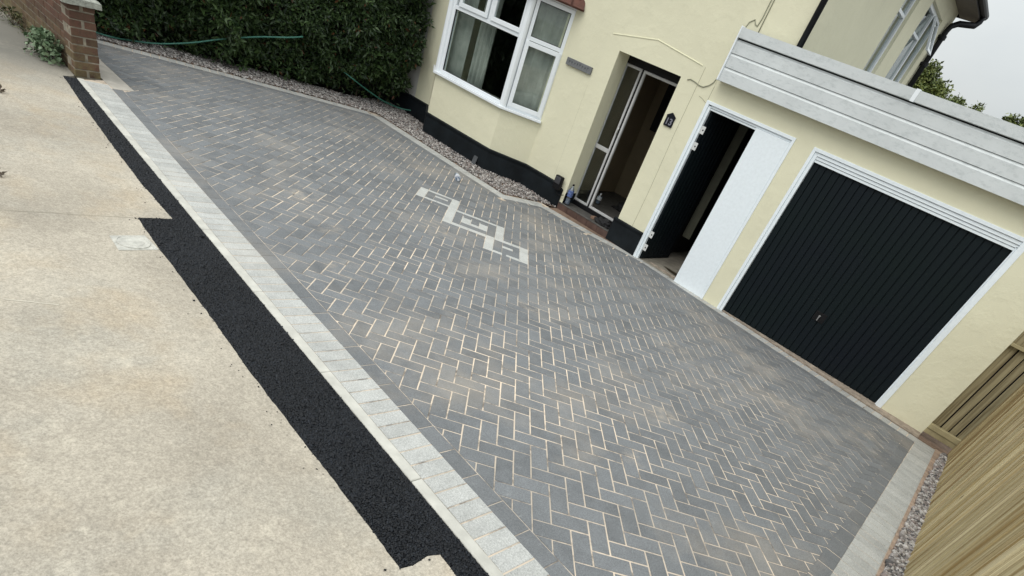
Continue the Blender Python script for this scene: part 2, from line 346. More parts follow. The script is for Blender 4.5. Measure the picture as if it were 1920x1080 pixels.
def _leaf(name, a, b, c3=None, thr=0.93):
    t = NT(name); r = t.n('ShaderNodeNewGeometry').outputs['Random Per Island']; c = t.mix(r, a, b)
    n1 = t.ramp(t.noise(1.6, 3), 0.35, 0.65); c = t.mix(t.math('MULTIPLY', n1, 0.5), c, tuple(x*0.55 for x in a))
    if c3: c = t.mix(t.math('GREATER_THAN', r, thr), c, c3)
    t.b.inputs['Transmission Weight'].default_value = 0.0
    return t.fin(c, 0.42, None, spec=0.35)
M_HEDGE = _leaf('hedge_leaf', (0.012,0.028,0.011), (0.085,0.140,0.045), (0.10,0.045,0.02), 0.985)
M_IVY = _leaf('weed_leaf', (0.06,0.11,0.05), (0.24,0.32,0.19))
M_WEED2 = _leaf('scruffy_weed_leaf', (0.06,0.07,0.03), (0.14,0.14,0.06))
M_TREE = _leaf('tree_leaf', (0.085,0.125,0.032), (0.26,0.29,0.09))
M_BARK = simple('bark', (0.075,0.058,0.040), 0.9, 0.3, 18, 0.8, 60)
M_STEM = simple('pale_stem', (0.17,0.14,0.10), 0.9, 0.25, 18, 0.5, 60)
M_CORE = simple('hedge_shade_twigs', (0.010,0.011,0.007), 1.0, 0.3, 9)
def _gravel():
    t = NT('mixed_gravel'); r = t.n('ShaderNodeNewGeometry').outputs['Random Per Island']
    q = t.n('ShaderNodeValToRGB'); q.color_ramp.interpolation = 'CONSTANT'; e = q.color_ramp.elements
    cols = [(0,(0.18,0.165,0.155)),(0.2,(0.32,0.295,0.28)),(0.42,(0.26,0.22,0.205)),(0.6,(0.43,0.41,0.385)),(0.78,(0.10,0.095,0.095)),(0.9,(0.52,0.49,0.465))]
    e[0].position = 0; e[0].color = (*cols[0][1],1); e[1].position = cols[1][0]; e[1].color = (*cols[1][1],1)
    for p, c in cols[2:]:
        x = e.new(p); x.color = (*c, 1)
    t.l(r, q.inputs[0])
    return t.fin(t.mix(0.25, q.outputs[0], t.ramp(t.noise(150, 3), 0.3, 0.7), 'OVERLAY'), 0.85, None, spec=0.3)
M_GRAV = _gravel()
M_SOIL = simple('red_brown_soil', (0.20,0.135,0.095), 0.95, 0.3, 14, 0.9, 70, dist=0.01)
M_GROUND = simple('ground_soil', (0.06,0.05,0.038), 0.95, 0.3, 3, 0.8, 30)
M_TILE = simple('quarry_tile', (0.095,0.058,0.047), 0.40, 0.25, 9, 0.2, 90)
M_STEPTOP = simple('worn_dark_step', (0.075,0.072,0.066), 0.6, 0.35, 12, 0.4, 60)
M_ROOFT = simple('red_brown_clay_tile', (0.115,0.045,0.032), 0.7, 0.3, 12, 0.4, 80)
M_SLATE = simple('slate_plaque', (0.155,0.160,0.165), 0.6, 0.15, 26, 0.3, 120)
M_SLATED = simple('engraved_mark', (0.060,0.065,0.070), 0.7, 0.1, 20)
M_PLQ = simple('dark_number_plaque', (0.006,0.007,0.012), 0.5, 0.2, 20, spec=0.2)
M_NUM = simple('pale_number', (0.20,0.20,0.24), 0.6, 0.05, 20)
M_HOSE = simple('green_hose', (0.035,0.15,0.11), 0.38, 0.15, 20)
def _curtain():
    t = NT('grey_voile'); return t.fin(t.mix(t.ramp(t.noise(4, 3), 0.3, 0.7), (0.26,0.275,0.25), (0.42,0.43,0.39)), 0.9, None, spec=0.1)
M_CURT = _curtain()
M_ROOM = simple('dim_room_paint', (0.10,0.085,0.065), 0.9, 0.1, 3)
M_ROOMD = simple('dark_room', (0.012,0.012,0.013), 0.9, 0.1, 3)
M_HALL = simple('hall_wall', (0.26,0.205,0.13), 0.85, 0.1, 4)
M_BLIND = simple('grey_blind', (0.14,0.17,0.18), 0.7, 0.08, 6)
M_SLAB = simple('garage_floor_slab', (0.24,0.22,0.18), 0.85, 0.3, 6, 0.5, 60)
M_SLABW = simple('damp_patch', (0.045,0.036,0.022), 0.4, 0.2, 16)
M_COVER = simple('pale_access_cover', (0.50,0.49,0.44), 0.85, 0.2, 25, 0.8, 120, dist=0.008)
M_CARD = simple('brown_cloth', (0.20,0.125,0.085), 0.8, 0.2, 30)
M_CLOTHK = simple('black_cloth', (0.008,0.008,0.009), 0.8, 0.3, 20, 0.6, 60, dist=0.01)
M_CABLE = simple('painted_cable', (0.30,0.30,0.22), 0.5, 0.1, 10)
M_RIDGE = simple('cream_filler', (0.86,0.84,0.62), 0.8, 0.05, 10)
def _glass(name, tint=(1,1,1), f0=0.04):
    m = bpy.data.materials.new(name); m.use_nodes = True; t = m.node_tree; t.nodes.clear()
    o_ = t.nodes.new('ShaderNodeOutputMaterial'); mxs = t.nodes.new('ShaderNodeMixShader'); tr = t.nodes.new('ShaderNodeBsdfTransparent'); gl = t.nodes.new('ShaderNodeBsdfGlossy'); lw_ = t.nodes.new('ShaderNodeLayerWeight'); lw_.inputs[0].default_value = 0.5
    pw = t.nodes.new('ShaderNodeMath'); pw.operation = 'POWER'; pw.inputs[1].default_value = 5.0; ma = t.nodes.new('ShaderNodeMath'); ma.operation = 'MULTIPLY_ADD'; ma.inputs[1].default_value = 1-f0; ma.inputs[2].default_value = f0
    t.links.new(lw_.outputs['Facing'], pw.inputs[0]); t.links.new(pw.outputs[0], ma.inputs[0])
    gl.inputs['Roughness'].default_value = 0.02; tr.inputs[0].default_value = (*tint, 1)
    t.links.new(ma.outputs[0], mxs.inputs[0]); t.links.new(tr.outputs[0], mxs.inputs[1]); t.links.new(gl.outputs[0], mxs.inputs[2]); t.links.new(mxs.outputs[0], o_.inputs[0])
    return m
M_GLASS = _glass('window_glass', (0.92,0.95,0.94), 0.05)
M_PET = _glass('clear_plastic', (0.62,0.70,0.80), 0.22)
M_LABEL = simple('blue_bottle_label', (0.10,0.15,0.34), 0.4, 0.7, 60)
M_LABELW = simple('white_label', (0.6,0.62,0.66), 0.5, 0.2, 40)

# ------------------------------------------------------------------ frame of the front edge
T5 = Vector((0.9954, -0.0958)); N5 = Vector((0.0958, 0.9954))
def fe(u, s): p = T5*u + N5*s; return (p.x, p.y)
TH = math.radians(40.95477); EA = Vector((math.cos(TH), math.sin(TH))); EV = Vector((math.sin(TH), -math.cos(TH))); S = 0.1015
def lat(i, j): p = EA*((i-60+0.55)*S) + EV*((j+0.07)*S); return (p.x, p.y)
def on(x, y, dz=0): return Vector((x, y, gz(x, y)+dz))
def project(p):
    d = Vector(p)-CAM; c = [sum(R_[r][k]*d[k] for k in range(3)) for r in range(3)]
    if c[2] < 0.1: return None
    return (960+1028.61*c[0]/c[2], 780+1028.61*c[1]/c[2], c[2])

# ------------------------------------------------------------------ ground
xs = [-220,-90,-40,-20,-12,-9,-7,-5,-3,-1,1,3,4.5,7,12,25,60,220]; ys = [-220,-90,-40,-20,-12,-9.5,-7,-5,-3,-1,0,1,4,9,20,60,220]
gm = MB(); gm.v = [(x, y, gz(x, y)-0.06) for y in ys for x in xs]
gm.f = [(j*len(xs)+i, j*len(xs)+i+1, (j+1)*len(xs)+i+1, (j+1)*len(xs)+i) for j in range(len(ys)-1) for i in range(len(xs)-1)]
g = build('ground', gm, M_GROUND); g['kind'] = 'structure'

def rough(pts, step=0.05, amp=0.006, seed=0.0):
    o_ = []
    for a, b in zip(pts[:-1], pts[1:]):
        a = Vector(a); b = Vector(b); n = max(1, int((b-a).length/step)); nn = Vector((-(b-a).y, (b-a).x)).normalized()
        for k in range(n):
            p = a.lerp(b, k/n); j = 0 if k == 0 else amp*(mnoise.noise(Vector((p.x*11, p.y*11, seed)))+0.6*mnoise.noise(Vector((p.x*40, p.y*40, seed))))
            o_.append(tuple(p+nn*j))
    o_.append(tuple(pts[-1])); return o_
tar = [(-5.621,-5.479),(-4.65,-5.60),(-3.617,-5.715),(-2.874,-5.792),(-2.204,-5.832),(-2.201,-6.049),(-1.764,-6.096),(-1.347,-6.126),(-0.844,-6.168),(-0.313,-6.224),(0.18,-6.259),(0.684,-6.293),(1.06,-6.325),(1.074,-6.271),(1.068,-6.19),(1.09,-6.139),(1.21,-6.152),(1.9,-6.23),(2.62,-6.30)]
tarr = rough(tar, 0.03, 0.005)
KO = [fe(u, -5.878) for u in (-5.08, -3, -1, 1, 3.18)]
sheet('tarmac_strip', tarr+[KO[-1]]+KO[::-1][1:], -0.004, M_TAR, 0.25, jit=0.003)
PATH = [(-14,-5.30),(-5.95,-5.335),(-5.70,-5.36),(-5.66,-5.40)]+tarr+[(2.75,-6.31),(2.75,-5.4),(12,-5.6),(12,-9.5),(-14,-9.5)]
pv = sheet('pavement', PATH, 0.0, M_CONC, 0.5, depth=0.05, jit=0.0015)
sheet('road', [(-60,-9.52),(60,-9.52),(60,-15.5),(-60,-15.5)], -0.02, simple('road_asphalt', (0.06,0.06,0.06), 0.85, 0.2, 4, 0.6, 90), 1.0)
# tarmac chips standing on the strip
def poly_pts(poly, n):
    P = np.array(poly); out_ = []
    x0, y0 = P.min(0); x1, y1 = P.max(0)
    while len(out_) < n:
        q = rng.uniform((x0, y0), (x1, y1), (n, 2)); ins = np.zeros(n, bool)
        j = len(P)-1
        for i in range(len(P)):
            c = ((P[i,1] > q[:,1]) != (P[j,1] > q[:,1])); xx = (P[j,0]-P[i,0])*(q[:,1]-P[i,1])/(P[j,1]-P[i,1]+1e-12)+P[i,0]; ins ^= c & (q[:,0] < xx); j = i
        out_ += list(q[ins])
    return np.array(out_[:n])
def gza(q):
    x = np.clip(q[:,0], -12, 4.5); y = np.clip(q[:,1], -9.5, 1); return 0.0112530-0.00949017*x-0.0597635*y-0.00574645*x*y
OCT = np.array([[1,0,0],[-1,0,0],[0,1,0],[0,-1,0],[0,0,1],[0,0,-1]], float); OF = np.array([[0,2,4],[2,1,4],[1,3,4],[3,0,4],[2,0,5],[1,2,5],[3,1,5],[0,3,5]])
ICO = None
def _ico():
    bm = bmesh.new(); bmesh.ops.create_icosphere(bm, subdivisions=1, radius=1); v = np.array([x.co[:] for x in bm.verts]); f = np.array([[q.index for q in p.verts] for p in bm.faces]); bm.free(); return v, f
ICO = _ico()
def stones(name, pts, z, size, mat, base=OCT, F=OF, flat=0.6, sd_=0.35, parent=None, jz=0.0):
    n = len(pts); k = len(base)
    th = rng.uniform(0, 2*np.pi, n); ph = rng.uniform(-0.6, 0.6, n); c, s = np.cos(th), np.sin(th); cp, sp = np.cos(ph), np.sin(ph)
    sc = size*np.exp(rng.normal(0, sd_, (n,1)))*np.stack([rng.uniform(0.8,1.35,n), rng.uniform(0.65,1.0,n), np.full(n, flat)], 1)
    B = base[None]*(1+rng.uniform(-0.22, 0.22, (n,k,1)))*sc[:,None,:]
    x, y, zz = B[...,0], B[...,1], B[...,2]
    x, zz = x*cp[:,None]+zz*sp[:,None], -x*sp[:,None]+zz*cp[:,None]
    X = x*c[:,None]-y*s[:,None]+pts[:,0:1]; Y = x*s[:,None]+y*c[:,None]+pts[:,1:2]; Z = zz+(z+rng.uniform(0, 1, n)*jz)[:,None]
    V = np.stack([X,Y,Z], -1).reshape(-1,3); FF = (F[None]+(np.arange(n)*k)[:,None,None]).reshape(-1,3)
    o = arrays(name, V, FF, mat, parent); o['kind'] = 'stuff'; return o
tp = tarr+[KO[-1]]+KO[::-1][1:]
q = poly_pts(tp, 36000); d = np.hypot(q[:,0]-CAM.x, q[:,1]-CAM.y); q = q[rng.uniform(0,1,len(q)) < np.clip(5.5/d, 0.45, 1)]
tag(stones('tarmac_chippings', q, gza(q)-0.0045, 0.0074, M_TAR, flat=0.75, sd_=0.3), 'loose black stone chippings in the fresh tarmac strip', 'gravel')

cr_ = []
for k in range(110):
    i_ = random.randrange(4, len(tarr)-8); p_ = tarr[i_]; cr_.append((p_[0]+random.gauss(0,0.03), p_[1]-abs(random.gauss(0,0.05))-0.004))
cr_ = np.array(cr_); tag(stones('tarmac_crumbs', cr_, gza(cr_)+0.003, 0.0034, M_TAR, flat=0.8, sd_=0.4), 'scattered black tarmac crumbs spilled on the concrete beside the strip', 'gravel')
# ------------------------------------------------------------------ driveway outlines
LI = [(-7.62,-5.0),(-6.35,-1.15),(-3.24,-1.13),(-3.06,-0.45),(-2.19,-0.335),(-1.33,-0.06),(2.65,-0.405)]   # inner edge of the light border: back
def offs(pl, d):
    o_ = []
    for i, p in enumerate(pl):
        p = Vector(p); a = (p-Vector(pl[i-1])).normalized() if i else None; b = (Vector(pl[i+1])-p).normalized() if i < len(pl)-1 else None
        na = Vector((-a.y, a.x)) if a else None; nb = Vector((-b.y, b.x)) if b else None
        if na is None: n_ = nb
        elif nb is None: n_ = na
        else: n_ = (na+nb).normalized(); n_ = n_/max(0.4, n_.dot(na))
        o_.append(tuple(p+n_*d))
    return o_
xr = lambda y, c: c+0.0617*y
DI = offs(LI, -0.103)
FR = DI[1:-1]                                        # dark border inner line
yr0 = -0.51; fl = fe(-5.02, -5.505); 
yfr = -5.505
# intersection of front line with the right line
def isect(p, d_, q_, e_):
    den = d_[0]*e_[1]-d_[1]*e_[0]; t = ((q_[0]-p[0])*e_[1]-(q_[1]-p[1])*e_[0])/den; return (p[0]+d_[0]*t, p[1]+d_[1]*t)
pr = (2.5705, 0.0); dr = (0.0617, 1.0)
frp = isect(fe(0,-5.5085), T5, pr, dr)
back = (LI[-2][0]-LI[-1][0], LI[-2][1]-LI[-1][1])
dirb = Vector(back).normalized(); nb_ = Vector((-dirb.y, dirb.x))  # points -? check sign below
bline = Vector(LI[-1])+Vector((-0.0864,-0.996))*0.103
brp = isect(bline, dirb, pr, dr)
lw = (-7.55,-4.83)                                   # along the inside of the brick wall
FIELD = [fe(-4.93,-5.5085), frp, brp]+[tuple(p) for p in DI[::-1][1:-1]]+[(-7.50,-4.795),(-5.462,-4.892),(-5.43,-4.98)]
BED = [fe(-5.08,-5.83), fe(3.05,-5.83), (xr(-5.9,2.93)-0.0,-5.95), (2.93,-0.10)]+[tuple(p) for p in offs(LI, 0.24)[::-1][1:-1]]+[(-7.9,-4.95),(-6.2,-5.0),(-5.72,-5.1)]
bed = sheet('driveway', BED, -0.0027, M_SAND, 0.5)

PT = 0.0022
def paver_mesh(name, L_, W_, mat, cham=0.0020, h=0.05, gap=0.0086, gw=None):
    a, b = L_/2-(gw if gw is not None else gap)/2 if name.startswith('light') else L_/2-gap/2, W_/2-(gw if gw is not None and name.startswith('dark') else gap)/2; c = cham
    v = [(sx*a, sy*b, z) for z in (-h, -c) for sx, sy in ((-1,-1),(1,-1),(1,1),(-1,1))]+[(sx*(a-c), sy*(b-c), 0) for sx, sy in ((-1,-1),(1,-1),(1,1),(-1,1))]
    f = [(0,1,5,4),(1,2,6,5),(2,3,7,6),(3,0,4,7),(4,5,9,8),(5,6,10,9),(6,7,11,10),(7,4,8,11),(8,9,10,11)]
    me = bpy.data.meshes.new(name); me.from_pydata(v, [], f); me.materials.append(mat); return me
def frame(x, y, ax):
    """surface frame at x,y with horizontal direction ax (2D)"""
    gx = (gz(x+0.01, y)-gz(x-0.01, y))/0.02; gy = (gz(x, y+0.01)-gz(x, y-0.01))/0.02
    n = Vector((-gx+random.gauss(0,0.0022), -gy+random.gauss(0,0.0022), 1)).normalized(); a = Vector((ax[0], ax[1], gx*ax[0]+gy*ax[1])); a = (a-n*a.dot(n)).normalized()
    b = n.cross(a); return a, b, n
def place(name, me, x, y, ax, dz=0.0, parent=bed):
    a, b, n = frame(x, y, ax); m = Matrix(((a.x,b.x,n.x,x),(a.y,b.y,n.y,y),(a.z,b.z,n.z,gz(x,y)+dz+random.gauss(0,0.00045)),(0,0,0,1)))
    o = bpy.data.objects.new(name, me); COL.objects.link(o); o.parent = parent; o.matrix_basis = m; ORI[o.name] = Vector((x,y,0)); return o
def clip(subj, win):
    outp = [Vector(p) for p in subj]
    for i in range(len(win)):
        a = Vector(win[i]); b = Vector(win[(i+1) % len(win)]); e = b-a; inp = outp; outp = []
        if not inp: break
        side = lambda p: e.x*(p.y-a.y)-e.y*(p.x-a.x)
        for k in range(len(inp)):
            p, q_ = inp[k-1], inp[k]; sp, sq = side(p), side(q_)
            if sq >= 0:
                if sp < 0: outp.append(p.lerp(q_, sp/(sp-sq)))
                outp.append(q_)
            elif sp >= 0: outp.append(p.lerp(q_, sp/(sp-sq)))
    return outp
def area(p): return abs(sum(p[i-1].x*p[i].y-p[i].x*p[i-1].y for i in range(len(p))))/2
def inside(p, poly):
    c = False; j = len(poly)-1
    for i in range(len(poly)):
        if (poly[i][1] > p[1]) != (poly[j][1] > p[1]) and p[0] < (poly[j][0]-poly[i][0])*(p[1]-poly[i][1])/(poly[j][1]-poly[i][1])+poly[i][0]: c = not c
        j = i
    return c
def ccw(p):
    s = sum(p[i-1][0]*p[i][1]-p[i][0]*p[i-1][1] for i in range(len(p))); return p if s > 0 else p[::-1]
def px_area(x, y, l, w_):
    p = project(on(x, y)); 
    if p is None or not (-30 < p[0] < 1950 and -30 < p[1] < 1110): return 0
    q1 = project(on(x+EA.x*l/2, y+EA.y*l/2)); q2 = project(on(x+EV.x*w_/2, y+EV.y*w_/2))
    if q1 is None or q2 is None: return 0
    return abs((q1[0]-p[0])*(q2[1]-p[1])-(q1[1]-p[1])*(q2[0]-p[0]))*4

# emblem cells (i, j) in lattice units: rectangles (i0, i1, j0, j1, light?)
EMB = [(18,19,-3,-1,1),(18,19,-1,1,1),(19,21,-3,-2.45,1),(21,22,-3,-2.45,1),(19,20.5,.45,1,1),(20.5,22,.45,1,1),
       (22,23,-3,-1,1),(22,23,-1,1,1),(22,23,1,3,1),(22,23,3,5,1),(22,23,5,7,1),
       (19,20,-2.45,.45,0),(20,22,-2.45,-1.6,0),(20,21.6,-1.6,-1.05,1),(21.6,22,-1.6,-1.05,0),(20,22,-1.05,.45,0),
       (23,25,1,1.6,1),(25,27,1,1.6,1),(27,28,1,1.6,1),(23,23.9,1.6,6.2,0),(23.9,25.5,1.6,2.5,0),(25.5,27,1.6,2.5,0),(23.9,25,2.5,5,1),(25,26,2.5,3.5,1),(26,27,2.5,5,1),(25,26,3.5,4.2,0),(25,26,4.2,5,1),(23.9,27,5,6.2,0),(27,28,1.6,6.2,0),
       (28,29,1,3,1),(28,29,3,6,1),(23,25,6.2,7,1),(25,27,6.2,7,1),(27,28,6.2,7,1),
       (28,30,6.0,6.7,1),(30,31,6.0,6.7,1),(27,28,7,9,1),(27,28,9,11,1),(31,32,6.0,8,1),(31,32,8,11,1),(28,29,6.7,10.4,0),(29,31,6.7,7.9,0),(29,30.2,7.9,8.6,1),(30.2,31,7.9,8.6,0),(29,31,8.6,10.4,0),(28,29.5,10.4,11,1),(29.5,31,10.4,11,1)]
EMBC = set()
for i in range(18,33):
    for j in range(-3,11):
        c_ = (i+.5, j+.5)
        if any(a < c_[0] < b and c < c_[1] < d_ for a,b,c,d_,_ in EMB): EMBC.add((i,j))
for a,b,c,d_,lt in EMB:
    l = (b-a)*S; w_ = (d_-c)*S; cx, cy = lat((a+b)/2, (c+d_)/2)
    me = paver_mesh('emblem_block', l, w_, M_EMB if lt else M_PAV, 0.002, gap=0.0028)
    place('emblem_block', me, cx, cy, EA)
std = paver_mesh('paver', 2*S, S, M_PAV); cells = []; half = paver_mesh('paver', S, S, M_PAV)
FC = ccw(FIELD)
for i in range(-30, 100):
    for j in range(-50, 80):
        sm = (i-60+j-3+4000) % 4
        if sm == 0: rect = (i, i+1, j, j+2, EV)
        elif sm == 2: rect = (i, i+2, j, j+1, EA)
        else: continue
        a,b,c,d_,ax = rect; cx, cy = lat((a+b)/2, (c+d_)/2)
        if not (-8.2 < cx < 3.3 and -6.6 < cy < 0.3): continue
        cov = [(a, c), (b-1, d_-1)]; hit = [k in EMBC for k in cov]
        if all(hit): continue
        if any(hit):
            k = cov[hit.index(False)]; a,b,c,d_ = k[0],k[0]+1,k[1],k[1]+1; cx, cy = lat(a+.5, c+.5)
        rc = [lat(a,c),lat(b,c),lat(b,d_),lat(a,d_)]
        cen = Vector((cx,cy)); rs = [tuple(Vector(p)+(cen-Vector(p)).normalized()*0.0048) for p in rc]
        ins = [inside(p, FC) for p in rs]
        if all(ins): cells.append((px_area(cx,cy,(b-a)*S,(d_-c)*S), cx, cy, ax, None, any(hit)))
        elif any(ins) or inside((cx,cy), FC):
            pg = clip(FC, ccw(rs))
            if len(pg) > 2 and area(pg) > 0.00012:
                cc = sum((p for p in pg), Vector((0,0)))/len(pg); cells.append((px_area(cc.x,cc.y,.1,.1)*area(pg)/.01, cc.x, cc.y, ax, pg, False))
cells.sort(key=lambda t: -t[0])
rest = MB(); npv = 0
def cutmesh(pg, cx, cy, A=None):
    c_ = Vector((cx, cy)); n = len(pg); top = [(p-c_)*(1-0.003/max(0.02,(p-c_).length)) for p in pg]; low = [p-c_ for p in pg]
    return [(p.x,p.y,-0.05) for p in low]+[(p.x,p.y,-0.003) for p in low]+[(p.x,p.y,0) for p in top], [(k,(k+1)%n,n+(k+1)%n,n+k) for k in range(n)]+[(n+k,n+(k+1)%n,2*n+(k+1)%n,2*n+k) for k in range(n)]+[tuple(range(2*n,3*n))]
for k, (ar, cx, cy, ax, pg, hf) in enumerate(cells):
    if k < 300:
        if pg is None: place('paver', half if hf else std, cx, cy, ax)
        else:
            v, f = cutmesh(pg, cx, cy); me = bpy.data.meshes.new('paver'); me.from_pydata(v, [], f); me.materials.append(M_PAV); place('paver', me, cx, cy, (1,0))
    else:
        if pg is None:
            me = half if hf else std; v = [tuple(q_.co) for q_ in me.vertices]; f = [tuple(p.vertices) for p in me.polygons]; a_, b_, n_ = frame(cx, cy, ax)
        else: v, f = cutmesh(pg, cx, cy); a_, b_, n_ = frame(cx, cy, (1,0))
        o_ = on(cx, cy, random.gauss(0,0.00045)); rest.add([o_+a_*p[0]+b_*p[1]+n_*p[2] for p in v], f)
rp = bpy.data.meshes.new('herringbone_paving'); rp.from_pydata([tuple(p) for p in rest.v], [], rest.f); rp.materials.append(M_PAV)
ro = link('herringbone_paving', rp, bed); ro['kind'] = 'stuff'
# borders: header blocks (light) and stretchers (dark) following a polyline, on its left side
hdr = paver_mesh('light_border_block', 0.2, S, M_LIGHT, gap=0.008, gw=0.001); strb = paver_mesh('dark_border_block', 2*S, 0.102, M_BORD, gap=0.006, gw=0.0)
def course(a, b, side, name, me, pitch, depth, trim0=0.0, trim1=0.0):
    a = Vector(a); b = Vector(b); d_ = (b-a).normalized(); n_ = Vector((-d_.y, d_.x))*side; ln = (b-a).length-trim0-trim1; n = max(1, round(ln/pitch)); st = ln/n
    for k in range(n):
        c_ = a+d_*(trim0+(k+.5)*st)+n_*depth/2
        place(name, me, c_.x, c_.y, n_ if name.startswith('light') else d_)
course(fe(-5.05,-5.815), fe(3.2,-5.815), 1, 'light_border_block', hdr, S, 0.2)
course(fe(-4.93,-5.612), (frp[0]+0.0, frp[1]-0.107), 1, 'dark_border_block', strb, 2*S, 0.1, 0, 0.02)
course((frp[0]+.002,frp[1]+.0), (brp[0]+.002,brp[1]+.1), -1, 'dark_border_block', strb, 2*S, 0.1)
rl0 = (xr(-5.42,2.672),-5.42); rl1 = (xr(-0.20,2.672),-0.20)
course(rl0, rl1, -1, 'light_border_block', hdr, S, 0.2)
for a, b, t0, t1 in ((LI[0],LI[1],0,0.03),(LI[1],LI[2],0,0.0),(LI[2],LI[3],0.0,-0.1),(LI[3],LI[4],0.02,0),(LI[4],LI[5],0.04,0),(LI[5],LI[6],0.02,0)):
    course(a, b, 1, 'light_border_block', hdr, S, 0.2 if a != LI[2] else 0.16, t0, t1)
    course(a, b, -1, 'dark_border_block', strb, 2*S, 0.1, 0.015, 0.015)
# light band inside the brick wall
wm = MB(); wp = [(-7.6,-5.07),(-5.95,-5.09),(-5.71,-5.10),(-5.56,-5.105),(-5.425,-5.095),(-5.47,-4.90),(-6.2,-4.865),(-7.6,-4.80)]
nn_ = len(wp); wm.add([(x,y,gz(x,y)-0.04) for x,y in wp]+[(x,y,gz(x,y)+0.002) for x,y in wp], [tuple(range(nn_,2*nn_))]+[(i,(i+1)%nn_,nn_+(i+1)%nn_,nn_+i) for i in range(nn_)])
build('concrete_haunch', wm, simple('pale_pink_concrete', (0.43,0.40,0.35), 0.9, 0.15, 9, 0.4, 90), bed)
for k_ in (1, 3, 5):
    a_ = (Vector(LI[k_])-Vector(LI[k_-1])).normalized(); b_ = (Vector(LI[k_+1])-Vector(LI[k_])).normalized(); nv_ = (Vector((-a_.y,a_.x))+Vector((-b_.y,b_.x))).normalized()
    c_ = Vector(LI[k_])+nv_*0.105; place('light_border_block', hdr, c_.x, c_.y, nv_, dz=-0.0016)
# concrete edging kerb along the street side
kb = empty('kerb_edging', on(*fe(0,-5.85)), None, None, kind='structure')
u = -5.08; ks = [-5.08,-4.2,-3.29,-2.38,-1.47,-0.56,0.35,1.26,2.17,3.08]; jn = [-2.02+0.0,-0.06,0.81]
for u0, u1 in zip(ks[:-1], ks[1:]):
    m = MB(); n = 4
    for k in range(n):
        ua, ub = u0+0.002+(u1-u0-0.004)*k/n, u0+0.002+(u1-u0-0.004)*(k+1)/n
        P = [fe(ua,-5.878), fe(ub,-5.878), fe(ub,-5.819), fe(ua,-5.819)]
        tz = [gz(*p)+0.006 for p in P]; m.add([(p[0],p[1],z-0.12) for p, z in zip(P, tz)]+[(p[0],p[1],z) for p, z in zip(P, tz)], [(4,5,6,7),(0,1,5,4),(2,3,7,6)]+([(3,0,4,7)] if k == 0 else [])+([(1,2,6,5)] if k == n-1 else []))
    bm_ = build('kerb_stone', m, M_KERB, kb, bevel=0.004)
# soil strips and gravel beds
GB = [(-7.9,-5.0)]+[tuple(p) for p in offs(LI, 0.20)[1:4]]+[(-3.05,-0.05),(-3.885,0.0),(-4.34,-0.44),(-5.87,-0.44),(-6.36,0.0),(-7.4,0.0),(-7.3,-1.0),(-8.6,-4.9)]
GB[0] = (LI[0][0]-0.19, LI[0][1]+0.05)
sheet('gravel_bed_base', GB, 0.0, M_SOIL, 0.5)
q = poly_pts(GB, 15000); z = gza(q)+0.006
stones('gravel', q, z, 0.0125, M_GRAV, ICO[0], ICO[1], 0.7, 0.3, jz=0.016)
bpy.data.objects['gravel']['label'] = 'mixed grey and pink gravel between the driveway edging, hedge and house'
bpy.data.objects['gravel']['category'] = 'gravel'
M_SOIL2 = simple('sandy_pink_soil', (0.38,0.28,0.21), 0.95, 0.3, 14, 0.9, 70, dist=0.01)
GR = [(xr(-5.9,2.878),-5.9),(xr(-5.9,3.0)+.02,-5.9),(3.02,-0.16),(2.86,-0.16)]
sheet('soil_margin', GR, 0.001, M_SOIL2, 0.5)
q = poly_pts([(xr(-5.9,2.896),-5.9),(xr(-5.9,3.0),-5.9),(3.0,-0.22),(2.925,-0.22),(xr(-1.6,2.905),-1.6)], 5000)
tag(stones('gravel', q, gza(q)+0.008, 0.0125, M_GRAV, ICO[0], ICO[1], 0.7, 0.3, jz=0.014), 'narrow strip of grey gravel along the foot of the wooden fence', 'gravel')
# threshold strip along the garage
sheet('threshold_strip', [(-1.52,0.30),(-1.50,0.02),(-1.32,0.14-0.0),(2.70,-0.20),(3.0,-0.14),(2.95,0.1),(2.60,0.02),(2.60,0.30)][0:0] or [(-3.08,-0.06),(-2.19,-0.13),(-1.33,0.14),(2.66,-0.20),(3.0,-0.20),(3.0,0.02),(-3.08,0.02)], -0.003, M_SOIL, 0.5) if False else None
ts = [(-3.02,-0.25),(-2.2,-0.135),(-1.36,0.12),(-1.36,0.30),(-3.02,0.30)]
sheet('threshold_strip', [(-3.04,-0.25),(-2.2,-0.136),(-1.4,0.10),(-1.2,0.10),(2.67,-0.207),(3.05,-0.19),(3.05,0.32),(-3.04,0.32)], 0.0008, M_SOIL, 0.5)
m = MB()
for a, b in zip([(-1.30,0.12),(0.0,0.02),(1.0,-0.065),(2.0,-0.15)], [(0.0,0.02),(1.0,-0.065),(2.0,-0.15),(2.66,-0.20)]):
    zz = [gz(*a)+0.012, gz(*b)+0.012]
    m.add([(a[0],a[1]+.005,zz[0]-.03),(b[0],b[1]+.005,zz[1]-.03),(b[0],0.16,zz[1]-.03),(a[0],0.16,zz[0]-.03),(a[0],a[1]+.005,zz[0]),(b[0],b[1]+.005,zz[1]),(b[0],0.16,zz[1]+.004),(a[0],0.16,zz[0]+.004)], [(4,5,6,7),(0,1,5,4),(1,2,6,5),(2,3,7,6),(3,0,4,7)])
o = build('concrete_threshold', m, simple('worn_threshold', (0.30,0.25,0.20), 0.9, 0.35, 14, 0.6, 60)); o['kind'] = 'structure'

